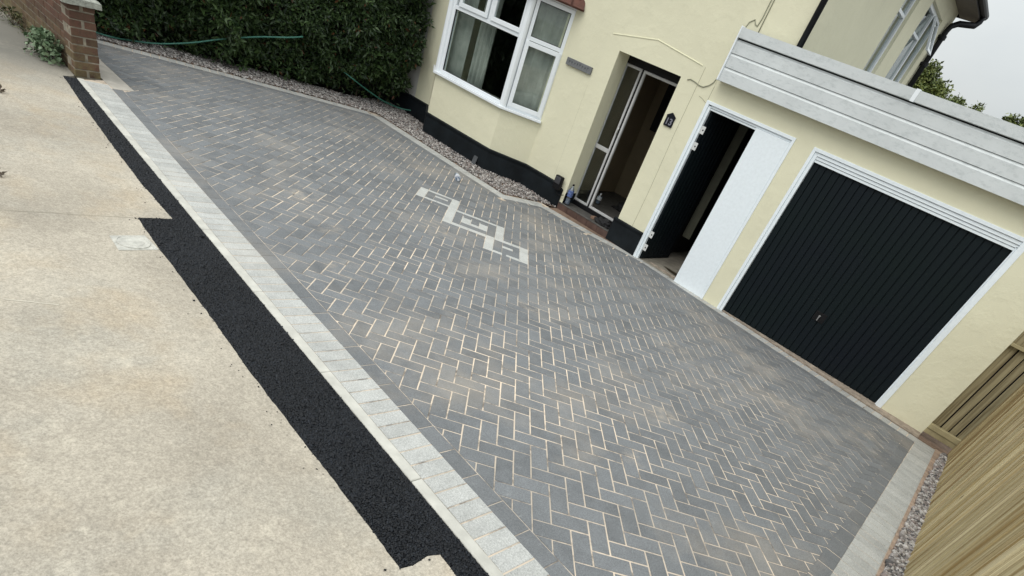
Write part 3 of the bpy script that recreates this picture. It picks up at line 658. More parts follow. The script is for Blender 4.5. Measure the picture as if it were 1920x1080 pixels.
# ------------------------------------------------------------------ house
HZ = 4.6
house = empty('house', (-3.9,0,0), 'cream rendered house with black plinth, bay window and open glazed porch door', 'house')
F0 = lambda u, d_, z: (u, d_, z)
m = MB(); holes_wall(m, -6.76, -1.53, -0.3, HZ, [(-5.865,-4.36,0.98,2.43),(-3.0,-2.0,0.10,2.21)], F0, 0.0, 0.28)
holes_wall(m, -1.53, -0.85, 2.80, HZ, [], F0, 0.0, 0.28)
SX = lambda u, d_, z: (-0.85-d_, u, z)
WS = [(2.92,3.62,3.02,4.30),(4.35,5.66,3.02,4.32)]
holes_wall(m, 0.28, 6.45, 2.72, HZ, WS, SX, 0.0, 0.25)
m.box(-6.76,-1.10,6.2,6.45,-0.3,HZ); m.box(-6.76,-6.50,0.28,6.2,-0.3,HZ)
wall = build('wall', m, M_CREAM, house)
# interior rooms
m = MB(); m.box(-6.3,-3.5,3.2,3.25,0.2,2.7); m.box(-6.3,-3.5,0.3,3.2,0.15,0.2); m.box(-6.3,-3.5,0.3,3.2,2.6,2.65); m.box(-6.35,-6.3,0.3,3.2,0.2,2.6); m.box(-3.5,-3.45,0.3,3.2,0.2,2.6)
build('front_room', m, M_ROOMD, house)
m = MB(); m.box(-3.40,-1.70,2.1,2.15,0.2,2.5); m.box(-3.40,-1.70,0.36,2.1,2.4,2.45); m.box(-3.44,-3.40,0.36,2.1,0.2,2.4); m.box(-1.70,-1.66,0.36,2.1,0.2,2.4)
m.box(-3.40,-1.66,0.36,0.42,0.2,0.2001)
build('hall_walls', m, M_HALL, house)
m = MB().box(-3.40,-1.70,0.36,2.1,0.14,0.195); build('hall_floor', m, M_STEPTOP, house)
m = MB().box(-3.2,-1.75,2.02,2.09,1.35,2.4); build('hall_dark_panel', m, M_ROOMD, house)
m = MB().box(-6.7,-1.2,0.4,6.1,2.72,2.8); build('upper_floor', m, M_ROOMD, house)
# bay
A_, B_, C_, D_ = Vector((-6.37,0.0)), Vector((-5.87,-0.43)), Vector((-4.34,-0.43)), Vector((-3.885,0.0))
def facet(a, b):
    d_ = (b-a).normalized(); n_ = Vector((d_.y, -d_.x))
    return lambda s, o_, z: (a.x+d_.x*s+n_.x*o_, a.y+d_.y*s+n_.y*o_, z)
FL, FF_, FRt = facet(A_, B_), facet(B_, C_), facet(C_, D_)
LB = (B_-A_).length; LC = (C_-B_).length; LD = (D_-C_).length
m = MB(); n_ = 4
outer = [A_, B_, C_, D_]
m.prism([(p.x,p.y) for p in (Vector((-6.37,0.02)),A_,B_,C_,D_,Vector((-3.885,0.02)))], -0.1, 0.975)
build('bay_wall', m, M_CREAM, house)
m = MB(); m.prism([(-6.37,0.02),(A_.x,A_.y),(B_.x,B_.y),(C_.x,C_.y),(D_.x,D_.y),(-3.885,0.02)], 2.435, 2.60)
build('bay_head', m, M_UPVC, house)
# plinth with a bell lip, following the wall and bay
def band(pts, prof):
    """pts: 2D polyline (outward normal on the right), prof: list of (out, z)"""
    mm = MB(); P = [offs(pts, -o_) for o_, z in prof]
    k = len(pts)
    for r_, (o_, z) in zip(P, prof): mm.v += [(p[0], p[1], z) for p in r_]
    for i in range(len(prof)-1):
        for j in range(k-1): mm.f.append((i*k+j, i*k+j+1, (i+1)*k+j+1, (i+1)*k+j))
    for j in (0, k-1): mm.f.append(tuple(i*k+j for i in range(len(prof))))
    mm.f.append(tuple()) if False else None
    return mm
prof = [(-0.02,-0.12),(0.022,-0.12),(0.022,0.345),(0.034,0.375),(0.036,0.392),(0.0,0.402),(-0.02,0.402)]
def wob(pts, step=0.2):
    o_ = []
    for a, b in zip(pts[:-1], pts[1:]):
        a = Vector(a); b = Vector(b); n = max(1, int((b-a).length/step)); o_ += [tuple(a.lerp(b, k/n)) for k in range(n)]
    return o_+[tuple(pts[-1])]
m = band([(-6.80,0.0),(-6.37,0.0),tuple(B_),tuple(C_),(-3.885,0.0),(-3.6,0.0),(-3.3,0.0),(-3.06,0.0)], prof)
for k_, v in enumerate(m.v):
    if v[2] > 0.3 and v[0] > -4.0: m.v[k_] = (v[0], v[1], v[2]-0.025-0.07*max(0, v[0]+3.3)/0.3)
build('plinth', m, M_BLACKP, house)
m = band([(-2.05,0.0),(-1.80,0.0),(-1.53,0.0)], prof); m.v = [(x,y,z-0.035) if z > 0.3 else (x,y,z) for x,y,z in m.v]
build('plinth', m, M_BLACKP, house)
build('plinth_return', MB().box(-2.052,-1.985,0.0,0.30,0.0,0.335), M_BLACKP, house); build('plinth_return', MB().box(-3.0,-2.996,0.001,0.27,0.143,0.30), M_BLACKP, house)
# bay window
bw = build('bay_window', MB().prism([tuple(p) for p in offs([A_,B_,C_,D_], -0.055)]+[(D_.x,0.01),(A_.x,0.01)], 0.985, 1.020), M_UPVC, house, bevel=0.004)
def rails(mb, T, s0, s1, z0, z1, wd, o0, o1):
    mb.tbox(T, s0, s0+wd, o0, o1, z0, z1); mb.tbox(T, s1-wd, s1, o0, o1, z0, z1)
    mb.tbox(T, s0+wd, s1-wd, o0, o1, z0, z0+wd); mb.tbox(T, s0+wd, s1-wd, o0, o1, z1-wd, z1)
m = MB()
rails(m, FF_, 0.06, 1.53, 1.022, 2.432, 0.055, -0.07, 0.0)
m.tbox(FF_, 0.115, 1.475, -0.07, 0.0, 1.895, 1.945)
m.tbox(FF_, 0.815, 0.865, -0.07, -0.001, 1.945, 2.377)
rails(m, FRt, 0.07, 0.618, 1.022, 2.432, 0.05, -0.07, 0.0)
m.tbox(FRt, 0.12, 0.568, -0.07, 0.0, 1.915, 1.965)
rails(m, FL, 0.05, LB-0.06, 1.022, 2.432, 0.05, -0.07, 0.0)
build('window_frame', m, M_UPVC, bw, bevel=0.004, seg=2)
for cx_, cy_ in ((C_.x-0.005,C_.y+0.02),(B_.x+0.005,B_.y+0.02)): build('corner_post', MB().tube([(cx_,cy_,1.02),(cx_,cy_,2.43)], 0.055, 12), M_UPVC, bw)
for T, s0, s1, z0, z1 in ((FF_,0.185,0.80,1.945,2.41),(FF_,0.875,1.515,1.945,2.41),(FRt,0.075,0.60,1.052,1.908)):
    m = MB(); rails(m, T, s0, s1, z0, z1, 0.058, -0.03, 0.018); sh = build('window_sash', m, M_UPVC, bw, bevel=0.005, seg=2)
    m = MB().tbox(T, s0+0.058, s1-0.058, -0.004, 0.0, z0+0.058, z1-0.058); build('pane', m, M_GLASS, bw)
for T, s0, s1, z0, z1 in ((FF_,0.115,1.475,1.077,1.895),(FRt,0.12,0.568,1.965,2.382),(FL,0.10,LB-0.11,1.072,2.382)):
    m = MB().tbox(T, s0, s1, -0.034, -0.030, z0, z1); build('pane', m, M_GLASS, bw)
    m = MB(); g_ = 0.007
    m.tbox(T, s0, s1, -0.028, -0.012, z0, z0+g_); m.tbox(T, s0, s1, -0.028, -0.012, z1-g_, z1); m.tbox(T, s0, s0+g_, -0.028, -0.012, z0+g_, z1-g_); m.tbox(T, s1-g_, s1, -0.028, -0.012, z0+g_, z1-g_)
    build('glazing_bead', m, M_BLACK, bw)
# bay roof of plain tiles
RZ0, RZ1 = 2.47, 2.98
eave = offs([A_, B_, C_, D_], -0.13); eave[0] = (A_.x-0.13,-0.005); eave[-1] = (D_.x+0.12,-0.005)
m = MB(); top = [(-6.05,-0.005),(-5.80,-0.005),(-4.42,-0.005),(-4.20,-0.005)]
m.v = [(x,y,RZ0) for x,y in eave]+[(x,y,RZ1) for x,y in top]+[(x,y,RZ0-0.02) for x,y in eave]
m.f = [(0,1,5,4),(1,2,6,5),(2,3,7,6),(8,9,1,0),(9,10,2,1),(10,11,3,2),(8,11,10,9)]
bayroof = build('bay_roof', m, M_ROOFT, house)
tl = MB().box(-0.081,0.081,-0.13,0.13,-0.006,0.006)
tme = bpy.data.meshes.new('roof_tile'); tme.from_pydata(tl.v, [], tl.f); tme.materials.append(M_ROOFT)
for a, b, ta, tb in ((eave[0],eave[1],top[0],top[1]),(eave[1],eave[2],top[1],top[2]),(eave[2],eave[3],top[2],top[3])):
    a3, b3, ta3, tb3 = Vector((*a,RZ0)), Vector((*b,RZ0)), Vector((*ta,RZ1)), Vector((*tb,RZ1))
    for rw in range(3):
        f_ = rw*0.2; p0 = a3.lerp(ta3, f_); p1 = b3.lerp(tb3, f_); d_ = (p1-p0); n = max(1, int(d_.length/0.165)); d_.normalize()
        upv = ((ta3+tb3)/2-(a3+b3)/2); upv = (upv-d_*upv.dot(d_)).normalized(); nn = d_.cross(upv)
        for k in range(n):
            c_ = p0+(p1-p0)*((k+.5)/n)+upv*0.10+nn*(0.022+0.002*random.random())
            tu = (upv+nn*(-0.05)).normalized(); tn = d_.cross(tu)
            o = bpy.data.objects.new('roof_tile', tme); COL.objects.link(o); o.parent = house
            mat_ = Matrix(((d_.x,tu.x,tn.x,c_.x),(d_.y,tu.y,tn.y,c_.y),(d_.z,tu.z,tn.z,c_.z),(0,0,0,1)))
            o.matrix_basis = Matrix.Translation(-ORI[house.name]) @ mat_
# porch frames
porch = empty('porch_screen', (-2.5,0.3,0.2), None, None); porch.parent = house; porch.location = Vector((-2.5,0.3,0.2))-ORI['house']
for k in ('label','category'):
    if k in porch: del porch[k]
m = MB(); m.box(-3.03,-1.98,0.33,0.40,2.125,2.25); m.box(-3.10,-3.035,0.27,0.34,0.19,2.2); m.box(-2.742,-2.708,0.315,0.345,0.2,2.12); m.box(-3.1,-1.95,0.28,0.30,2.122,2.23)
build('dark_subframe', m, M_BLACK, porch)
PF = lambda u, d_, z: (u, 0.335-d_, z)
m = MB(); rails(m, PF, -3.03, -2.742, 0.205, 2.118, 0.032, 0.0, 0.035); m.tbox(PF, -2.998, -2.774, 0.0, 0.035, 1.00, 1.055); build('sidelight_frame', m, M_GREYF, porch, bevel=0.004)
m = MB().tbox(PF, -2.998, -2.774, 0.015, 0.019, 0.237, 1.0); m.tbox(PF, -2.998, -2.774, 0.015, 0.019, 1.055, 2.086); build('pane', m, M_GLASS, porch)
m = MB(); rails(m, PF, -2.708, -1.96, 0.205, 2.118, 0.034, 0.0, 0.040); build('door_frame', m, M_GREYF, porch, bevel=0.004)
m = MB(); m.tube([(-2.725,0.285,1.27),(-2.725,0.268,1.29),(-2.725,0.268,1.36),(-2.725,0.285,1.38)], 0.008, 8); build('pull_handle', m, M_CHROME, porch, smooth=True)
# hall contents (parts of the room)
m = MB().box(-2.93,-2.80,1.93,2.03,0.95,1.30); build('meter_box', m, M_BLACK, house)
m = MB().box(-2.35,-2.27,2.05,2.095,0.42,0.53); build('wall_socket', m, M_UPVC, house)
# doorstep
step = empty('doorstep', (-2.55,0.0,0.05), 'low doorstep faced with red-brown quarry tiles under the open porch door', 'step')
m = MB().box(-3.06,-2.052,0.0,0.30,-0.05,0.128); build('step_core', m, M_STEPTOP, step)
m = MB().box(-3.055,-2.053,-0.022,0.29,0.129,0.142); build('step_top', m, M_STEPTOP, step, bevel=0.004)
for k in range(5):
    x0 = -3.058+k*0.2012; m = MB().box(x0+0.002,x0+0.199,-0.016,0.0,0.012,0.128); build('quarry_tile', m, M_TILE, step, bevel=0.002)
m = MB().box(-3.07,-2.05,-0.045,-0.018,0.0,0.030+0.0); build('mortar_fillet', m, simple('pale_mortar', (0.45,0.36,0.25), 0.9), step, bevel=0.004)
# door sill
m = MB().box(-3.05,-1.98,0.27,0.40,0.143,0.203); build('sill', m, M_BLACK, porch)
# ghost lines and cracks on the render
m = MB(); m.tube([(-3.19,-0.002,2.355),(-2.506,-0.002,2.47),(-1.788,-0.002,2.397)], 0.006, 6); build('canopy_scar', m, M_RIDGE, house)
crk = simple('hairline_crack', (0.30,0.29,0.19), 0.9)
for pts_, r_ in (([(-1.745,0.0005,2.39),(-1.75,0.0005,1.6),(-1.735,0.0005,0.9),(-1.74,0.0005,0.37)],0.0028),([(-1.527,0.0005,2.25),(-1.532,0.0005,2.06)],0.003),([(-1.66,0.0,2.10),(-1.60,0.0,2.085),(-1.54,0.0,2.06)],0.003),([(-3.30,0.0005,1.7),(-3.31,0.0005,0.42)],0.0014)):
    build('render_crack', MB().tube(pts_, r_, 5), crk, house)
cb = [(-1.90,2.205),(-1.86,2.225),(-1.78,2.215),(-1.72,2.20),(-1.66,2.20),(-1.60,2.235),(-1.56,2.28),(-1.535,2.36),(-1.53,2.5),(-1.525,2.66),(-1.51,2.83),(-1.48,2.93),(-1.43,2.97),(-1.40,2.93),(-1.37,2.92),(-1.357,3.0),(-1.357,3.6),(-1.357,4.4)]
m = MB(); m.tube([(x,-0.006,z) for x, z in cb], 0.0055, 6)
m.tube([(-1.325,-0.006,2.87),(-1.325,-0.006,3.6),(-1.325,-0.006,4.4)], 0.005, 6); build('cable', m, M_CABLE, house, smooth=True)
# downpipes and gutters
m = MB(); m.tube([(-0.80,-0.035,2.86),(-0.80,-0.035,4.4)], 0.034, 12); build('downpipe', m, M_GUT, house, smooth=True)
m = MB(); m.tube([(-0.79,6.1,2.9),(-0.79,6.1,4.27),(-0.77,6.12,4.36),(-0.70,6.2,4.43),(-0.58,6.32,4.47),(-0.50,6.42,4.50),(-0.47,6.46,4.57),(-0.47,6.46,4.66)], 0.047, 12)
dp = build('downpipe', m, M_GUT, house, smooth=True)
for z_ in (3.76, 4.18): build('pipe_clip', MB().tube([(-0.79,6.1,z_-0.03),(-0.79,6.1,z_+0.03)], 0.066, 12).box(-0.85,-0.78,6.02,6.18,z_-0.012,z_+0.012), M_GUT, house)
m = MB(); m.tube([(-0.47,-0.35,4.68),(-0.47,6.62,4.68)], 0.056, 12); m.tube([(-6.9,-0.42,4.68),(-0.47,-0.42,4.68)], 0.056, 12); build('gutter', m, M_GUT, house, smooth=True)
m = MB().box(-6.76,-0.50,-0.36,0.0,4.60,4.63); m.box(-0.85,-0.50,0.0,6.8,4.60,4.63); build('soffit', m, simple('brown_soffit', (0.16,0.14,0.12), 0.7), house)
m = MB().box(-0.52,-0.495,-0.36,6.8,4.605,4.76); m.box(-6.76,-0.52,-0.385,-0.36,4.605,4.76); m.box(-6.76,-0.495,6.8,6.83,4.605,4.76); build('fascia', m, M_BLACK, house)
m = MB(); m.v = [(-6.76,-0.4,4.72),(-0.46,-0.4,4.72),(-0.46,6.85,4.72),(-6.76,6.85,4.72),(-6.76,3.2,6.6),(-3.4,3.2,6.6)]; m.f = [(0,1,5,4),(1,2,5),(2,3,4,5),(0,4,3),(0,3,2,1)]
build('roof', m, M_ROOFT, house)
# side windows upstairs
for wi, (y0, y1, z0, z1) in enumerate(WS):
    T = lambda u, d_, z: (-0.93+d_, u, z)
    m = MB(); rails(m, T, y0, y1, z0+0.03, z1, 0.055, -0.03, 0.03)
    if wi: m.tbox(T, (y0+y1)/2+0.12, (y0+y1)/2+0.17, -0.03, 0.03, z0+0.08, z1-0.055)
    m.tbox(T, y0+0.055, y1-0.055 if not wi else (y0+y1)/2+0.12, -0.03, 0.03, z1-0.42, z1-0.38)
    wf = build('window', m, M_UPVC, house, bevel=0.004)
    build('pane', MB().tbox(T, y0+0.05, y1-0.05, -0.004, 0.0, z0+0.08, z1-0.05), M_GLASS, wf)
    build('blind', MB().tbox(T, y0+0.02, y1-0.02, -0.12, -0.115, z0+0.05, z1-0.02), M_BLIND, wf)
    build('sill', MB().box(-0.99,-0.81,y0-0.04,y1+0.04,z0-0.01,z0+0.028), M_UPVC, wf, bevel=0.004)
    if wi:   # open top-hung light
        yc0, yc1 = (y0+y1)/2+0.18, y1-0.04; m = MB()
        T2 = lambda u, d_, z: (-0.90+d_+(z1-z)*0.40, u, z)
        rails(m, T2, yc0, yc1, z1-0.48, z1-0.04, 0.045, -0.02, 0.02); build('open_sash', m, M_UPVC, wf, bevel=0.003)
        build('sash_glass', MB().tbox(T2, yc0+0.04, yc1-0.04, -0.003, 0.0, z1-0.44, z1-0.08), M_GLASS, wf)

# curtains (things of their own)
def curtain(T, s0, s1, z0, z1, off, amp, wl, label, flat=False):
    n = max(8, int((s1-s0)/0.012)); V = []; Fc = []
    rows = 6
    for r_ in range(rows+1):
        z_ = z0+(z1-z0)*r_/rows
        for k in range(n+1):
            s_ = s0+(s1-s0)*k/n; a = amp*math.sin(2*math.pi*s_/wl+0.6*math.sin(s_*23+r_*0.2))+0.3*amp*math.sin(2*math.pi*s_/wl*2.3+1)
            V.append(T(s_, off+a, z_))
    for r_ in range(rows):
        for k in range(n): i_ = r_*(n+1)+k; Fc.append((i_, i_+1, i_+n+2, i_+n+1))
    m = MB(); m.v = V; m.f = Fc
    c0 = Vector(T((s0+s1)/2, off, z0)); o = build('curtain', m, M_CURT, None, loc=tuple(c0), smooth=True)
    sol = o.modifiers.new('solid', 'SOLIDIFY'); sol.thickness = 0.002
    tag(o, label, 'curtain')
curtain(FF_, 0.03, 0.40, 1.03, 2.42, -0.16, 0.006, 0.2, 'flat grey curtain at the left edge of the bay window')
curtain(FF_, 0.49, 0.86, 1.03, 2.42, -0.20, 0.022, 0.085, 'pleated pale curtain left of the dark middle of the bay window')
curtain(FRt, 0.05, 0.565, 1.03, 2.42, -0.085, 0.008, 0.11, 'pleated grey curtain filling the narrow right-hand side of the bay')

# plaques, box and things by the door
m = MB(); m.box(-3.765,-3.305,-0.032,-0.002,1.822,1.912); pl = build('house_name_plaque', m, M_SLATE, None, loc=(-3.535,0,1.82), bevel=0.003)
tag(pl, 'long grey slate name plaque with worn engraving, right of the bay window', 'sign')
random.seed(3)
for k in range(8):      # worn, unreadable engraving
    x0 = -3.715+k*0.048; m = MB(); z0 = 1.845+random.uniform(0,0.006); h_ = random.uniform(0.034,0.044); sl = random.uniform(-0.006,0.006)
    m.add([(x0,-0.0332,z0),(x0+0.006,-0.0332,z0),(x0+0.006+sl,-0.0332,z0+h_),(x0+sl,-0.0332,z0+h_),(x0+0.006,-0.0332,z0+h_*0.45),(x0+0.024,-0.0332,z0+h_*random.uniform(0.2,0.8)),(x0+0.024,-0.0332,z0+h_*0.9)], [(0,1,4,2,3),(4,5,6,2)])
    build('engraved_stroke', m, M_SLATED, pl)
random.seed(11)
cx, cz = -1.888, 1.735
m = MB(); P = [(cx-0.062,cz-0.075),(cx+0.062,cz-0.075),(cx+0.062,cz+0.045),(cx+0.072,cz+0.045),(cx,cz+0.09),(cx-0.072,cz+0.045),(cx-0.062,cz+0.045)]
n = len(P); m.add([(x,-0.002,z) for x,z in P]+[(x,-0.018,z) for x,z in P], [tuple(range(n)), tuple(range(2*n-1,n-1,-1))]+[(i,n+i,n+(i+1)%n,(i+1)%n) for i in range(n)])
npq = build('house_number_plaque', m, M_PLQ, None, loc=(cx,0,cz-0.075), bevel=0.002); tag(npq, 'small dark house-shaped plaque numbered 13 beside the porch door', 'sign')
fc = bpy.data.curves.new('t', 'FONT'); fc.body = '13'; fc.size = 0.105; fc.extrude = 0.001; fc.align_x = 'CENTER'; fc.offset = 0.002
fo = bpy.data.objects.new('t', fc); COL.objects.link(fo); bpy.context.view_layer.update()
fme = bpy.data.meshes.new_from_object(fo.evaluated_get(bpy.context.evaluated_depsgraph_get())); bpy.data.objects.remove(fo)
fme.materials.clear(); fme.materials.append(M_NUM)
fn = link('number', fme, npq); fn.rotation_euler = (math.pi/2,0,0); fn.location = Vector((cx,-0.0205,cz-0.052))-ORI[npq.name]
m = MB().box(-3.215,-3.080,-0.105,-0.037,0.29,0.49); kb_ = build('meter_cover', m, M_BLACK, None, loc=(-3.14,-0.036,0.29), bevel=0.014, seg=3); tag(kb_, 'small black weatherproof socket box on the wall left of the porch', 'socket box')
m = MB().box(-3.198,-3.097,-0.113,-0.105,0.380,0.475); build('lid', m, simple('grey_black_plastic', (0.05,0.05,0.055), 0.4), kb_, bevel=0.004)
m = MB().tube([(-3.14,-0.05,0.30),(-3.12,-0.06,0.24),(-3.06,-0.05,0.235),(-3.01,-0.02,0.26)], 0.006, 6); build('lead', m, M_BLACK, kb_, smooth=True)
def bottle(name, loc, h, r, label, axis=Vector((0,0,1)), lab=M_LABEL, dent=False):
    o = build(name, MB().lathe([(r*0.85,0),(r,0.012),(r*0.96,h*0.25),(r,h*0.45),(r,h*0.68),(r*0.75,h*0.80),(r*0.33,h*0.88),(r*0.33,h*0.93)], loc, 18, axis), M_PET, None, loc=loc, smooth=True)
    tag(o, label, 'bottle')
    build('contents', MB().lathe([(r*0.6,0.01),(r*0.86,0.02),(r*0.86,h*0.30)], loc, 14, axis), simple('cloudy_water', (0.30,0.34,0.38), 0.3) if 'cloudy_water' not in bpy.data.materials else bpy.data.materials['cloudy_water'], o)
    build('label_band', MB().lathe([(r*1.012,h*0.40),(r*1.012,h*0.70)], loc, 18, axis), lab, o, smooth=False)
    build('cap', MB().lathe([(r*0.36,h*0.925),(r*0.36,h)], loc, 12, axis), M_BLACK if lab is M_LABEL else M_LABELW, o)
    if dent:
        for v in o.data.vertices:
            k = mnoise.noise(v.co*28); v.co *= 1.0; v.co.z = v.co.z*0.72+0.006*k; v.co.x += 0.007*k
    return o
bottle('water_bottle', (-2.945,0.045,0.143), 0.31, 0.043, 'tall clear plastic bottle with blue label standing at left end of doorstep')
bx, by = -3.88, -1.46
bo = bottle('crushed_bottle', (bx,by,gz(bx,by)+0.034), 0.24, 0.040, 'crushed clear plastic bottle lying on the dark paving near the gravel', Vector((0.80,-0.60,0.0)), M_LABELW, True)
bottle('small_bottle', (-2.87,0.78,0.196), 0.17, 0.04, 'small white-capped bottle on the hall floor inside the porch door', lab=M_LABELW)
def blob(name, c, sx, sy, sz, mat, label, cat, amp=0.35, rot=0.0, seed=1.0):
    bm = bmesh.new(); bmesh.ops.create_icosphere(bm, subdivisions=4, radius=1)
    for v in bm.verts:
        k = 1+amp*mnoise.noise(v.co*2.2+Vector((seed,0,0)))+0.4*amp*mnoise.noise(v.co*6+Vector((0,seed,0))); v.co *= k
        if v.co.z < -0.25: v.co.z = -0.25
        x, y, z_ = v.co.x*sx, v.co.y*sy, (v.co.z+0.25)*sz; v.co = (x*math.cos(rot)-y*math.sin(rot), x*math.sin(rot)+y*math.cos(rot), z_)
    me = bpy.data.meshes.new(name); bm.to_mesh(me); bm.free(); me.materials.append(mat)
    for p in me.polygons: p.use_smooth = True
    o = link(name, me, None, c); tag(o, label, cat); return o
blob('crumpled_jacket', (-2.24,0.10,0.142), 0.14, 0.075, 0.075, M_CLOTHK, 'crumpled black cloth bundle on the right end of the doorstep', 'cloth', 0.5)
blob('brown_glove', (-2.44,0.13,0.142), 0.06, 0.022, 0.035, M_CARD, 'small brown cloth scrap on the doorstep beside the black bundle', 'cloth', 0.5, 0.5, 4.0)
blob('tool_bag', (-2.45,1.15,0.196), 0.27, 0.10, 0.12, M_CLOTHK, 'low black bag on the hall floor against the far wall', 'bag', 0.35, 0.1, 6.0)
# grey block leaning on plinth
gb = build('vent_block', MB().obox((-4.53,-0.487,0.13), Vector((0.040,0,0)), Vector((0.0,0.012,0.006)), Vector((-0.014,0.035,0.075))), simple('grey_plastic_block', (0.055,0.06,0.065), 0.6), None, loc=(-4.53,-0.51,0.06), bevel=0.003)
tag(gb, 'small dark grey block leaning on the black plinth in the gravel', 'block')

# ------------------------------------------------------------------ neighbour
nb = empty('neighbouring_house', (-9.5,0,0), 'pale grey rendered house half hidden behind the hedge', 'house')
m = MB(); holes_wall(m, -12.5, -6.762, -0.3, 4.5, [(-10.8,-9.0,0.95,2.3)], F0, 0.003, 0.28); m.box(-12.5,-12.22,0.28,6.4,-0.3,4.5); m.box(-12.5,-6.77,6.15,6.4,-0.3,4.5)
build('wall', m, M_GREYW, nb)
m = band([(-12.5,0.003),(-6.80,0.003)], prof); build('plinth', m, M_BLACKP, nb)
m = MB(); rails(m, F0, -10.8, -9.0, 0.95, 2.3, 0.06, 0.1, 0.16); nw = build('window', m, M_UPVC, nb); build('pane', MB().box(-10.74,-9.06,0.13,0.134,1.01,2.24), M_GLASS, nw)
m = MB(); m.v = [(-12.9,-0.4,4.5),(-6.765,-0.4,4.5),(-6.765,6.85,4.5),(-12.9,6.85,4.5),(-10,3.2,6.6),(-6.765,3.2,6.6)]; m.f = [(0,1,5,4),(1,2,5),(2,3,4,5),(0,4,3),(0,3,2,1)]; build('roof', m, M_ROOFT, nb)

# ------------------------------------------------------------------ garage
gar = empty('garage', (0.57,0,0), 'flat-roofed cream garage with deep white clad fascia attached to the house', 'garage')
m = MB(); holes_wall(m, -1.528, 2.67, -0.2, 2.80, [(-1.50,-0.335,-0.3,2.085),(-0.075,2.178,-0.3,2.08)], F0, 0.0, 0.22)
m.box(2.45,2.67,0.22,5.2,-0.2,2.8); m.box(-1.55,2.67,5.2,5.42,-0.2,2.7)
gwall = build('wall', m, M_CREAM, gar)
bm = bmesh.new(); bm.from_mesh(gwall.data); bmesh.ops.remove_doubles(bm, verts=bm.verts, dist=0.0005); bm.to_mesh(gwall.data); bm.free()
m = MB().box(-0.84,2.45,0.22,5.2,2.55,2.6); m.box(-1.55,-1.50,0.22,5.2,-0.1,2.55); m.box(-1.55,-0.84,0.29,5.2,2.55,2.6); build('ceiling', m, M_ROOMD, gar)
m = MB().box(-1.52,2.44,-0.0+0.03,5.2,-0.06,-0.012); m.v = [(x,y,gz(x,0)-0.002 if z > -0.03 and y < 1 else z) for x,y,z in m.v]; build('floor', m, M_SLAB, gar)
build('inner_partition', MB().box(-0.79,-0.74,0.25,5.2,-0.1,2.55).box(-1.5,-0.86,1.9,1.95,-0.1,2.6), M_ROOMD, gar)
build('pale_post', MB().box(-1.40,-1.27,1.02,1.05,0.36,2.2), simple('dim_cream_board', (0.11,0.11,0.08), 0.9), gar)
m = MB(); m.lathe([(0.13,0),(0.13,0.002)], (0,0,0), 20); m.v = [(-0.62+x*1.0-y*0.3, 0.13+y*0.45, gz(-0.6,0.1)+0.001+z) for x,y,z in m.v]
# roof and clad fascia
m = MB().box(-1.47,2.78,-0.10,5.5,2.60,2.70); build('roof_deck', m, simple('felt', (0.10,0.10,0.10), 0.9), gar)
build('soffit', MB().box(-1.47,2.78,-0.10,0.0,2.325,2.345), M_FASC, gar)
def clad(z0, z1, y_, lip=True, cap=False):
    mm = MB(); x0, x1 = -1.468, 2.79
    if cap: P = [(y_,z0),(y_-0.016,z0+0.004),(y_-0.020,z1),(y_+0.06,z1+0.004),(y_+0.06,z0)]
    else: P = [(y_,z0),(y_-0.004,z0),(y_-0.007,z1-0.026),(y_+0.004,z1-0.008),(y_+0.006,z1),(y_+0.012,z1),(y_+0.012,z0)]
    n = len(P); mm.add([(x0,a,b) for a,b in P]+[(x1,a,b) for a,b in P], [tuple(range(n)), tuple(range(2*n-1,n-1,-1))]+[(i,n+i,n+(i+1)%n,(i+1)%n) for i in range(n)]); return mm
for z0, z1 in ((2.322,2.463),(2.466,2.607),(2.610,2.744)): build('cladding_board', clad(z0, z1, -0.112), M_FASC, gar)
build('cladding_backing', MB().box(-1.466,2.785,-0.100,-0.085,2.322,2.80), M_DARKGAP, gar)
cp_ = build('roof_trim', clad(2.757,2.858,-0.125,cap=True), M_FASC, gar)
build('trim_joint', MB().box(0.515,0.555,-0.149,-0.10,2.755,2.866), M_UPVC, gar)
build('end_trim', MB().box(-1.487,-1.469,-0.137,0.0,2.318,2.87), M_UPVC, gar, bevel=0.003)
build('roof_side', MB().box(-1.467,-0.86,-0.10,0.0,2.70,2.85).box(-0.85,2.78,-0.10,5.5,2.70,2.80), simple('felt2', (0.16,0.16,0.155), 0.9), gar)
# garage door with frame
gdf = MB(); 
gdf.box(-0.088,-0.052,-0.012,0.09,-0.03,2.093); gdf.box(-0.052,-0.012,0.004,0.09,-0.03,2.055)
gdf.box(2.130,2.190,-0.010,0.09,-0.04,2.093); gdf.box(2.114,2.130,0.010,0.09,-0.04,2.0)
gdf.box(-0.052,2.130,-0.012,0.09,2.057,2.093); gdf.box(-0.012,2.130,0.000,0.09,2.020,2.054); gdf.box(-0.012,2.130,0.010,0.09,1.988,2.017); gdf.box(-0.012,2.130,0.018,0.09,1.958,1.985)
gfr = build('garage_door_frame', gdf, M_WHITEP, gar, bevel=0.002)
NR = 26; W_ = 2.126; pitch = W_/NR; Vd = []; xs_ = []
for k in range(NR):
    x0 = -0.012+k*pitch; xs_ += [(x0, 0.055), (x0+0.003, 0.041), (x0+pitch-0.0115, 0.040), (x0+pitch-0.0085, 0.055)]
xs_.append((2.114, 0.055))
m = MB(); m.v = [(x,y,0.012) for x,y in xs_]+[(x,y,1.958) for x,y in xs_]; n = len(xs_); m.f = [(i,i+1,n+i+1,n+i) for i in range(n-1)]
gdoor = build('garage_door', m, M_RIB, gar)
gdoor['label'] = 'black vertically ribbed up-and-over garage door'
build('bottom_rail', MB().box(-0.012,2.114,0.036,0.07,-0.006,0.010), simple('worn_rail', (0.035,0.035,0.035), 0.6, 0.4, 30), gdoor)
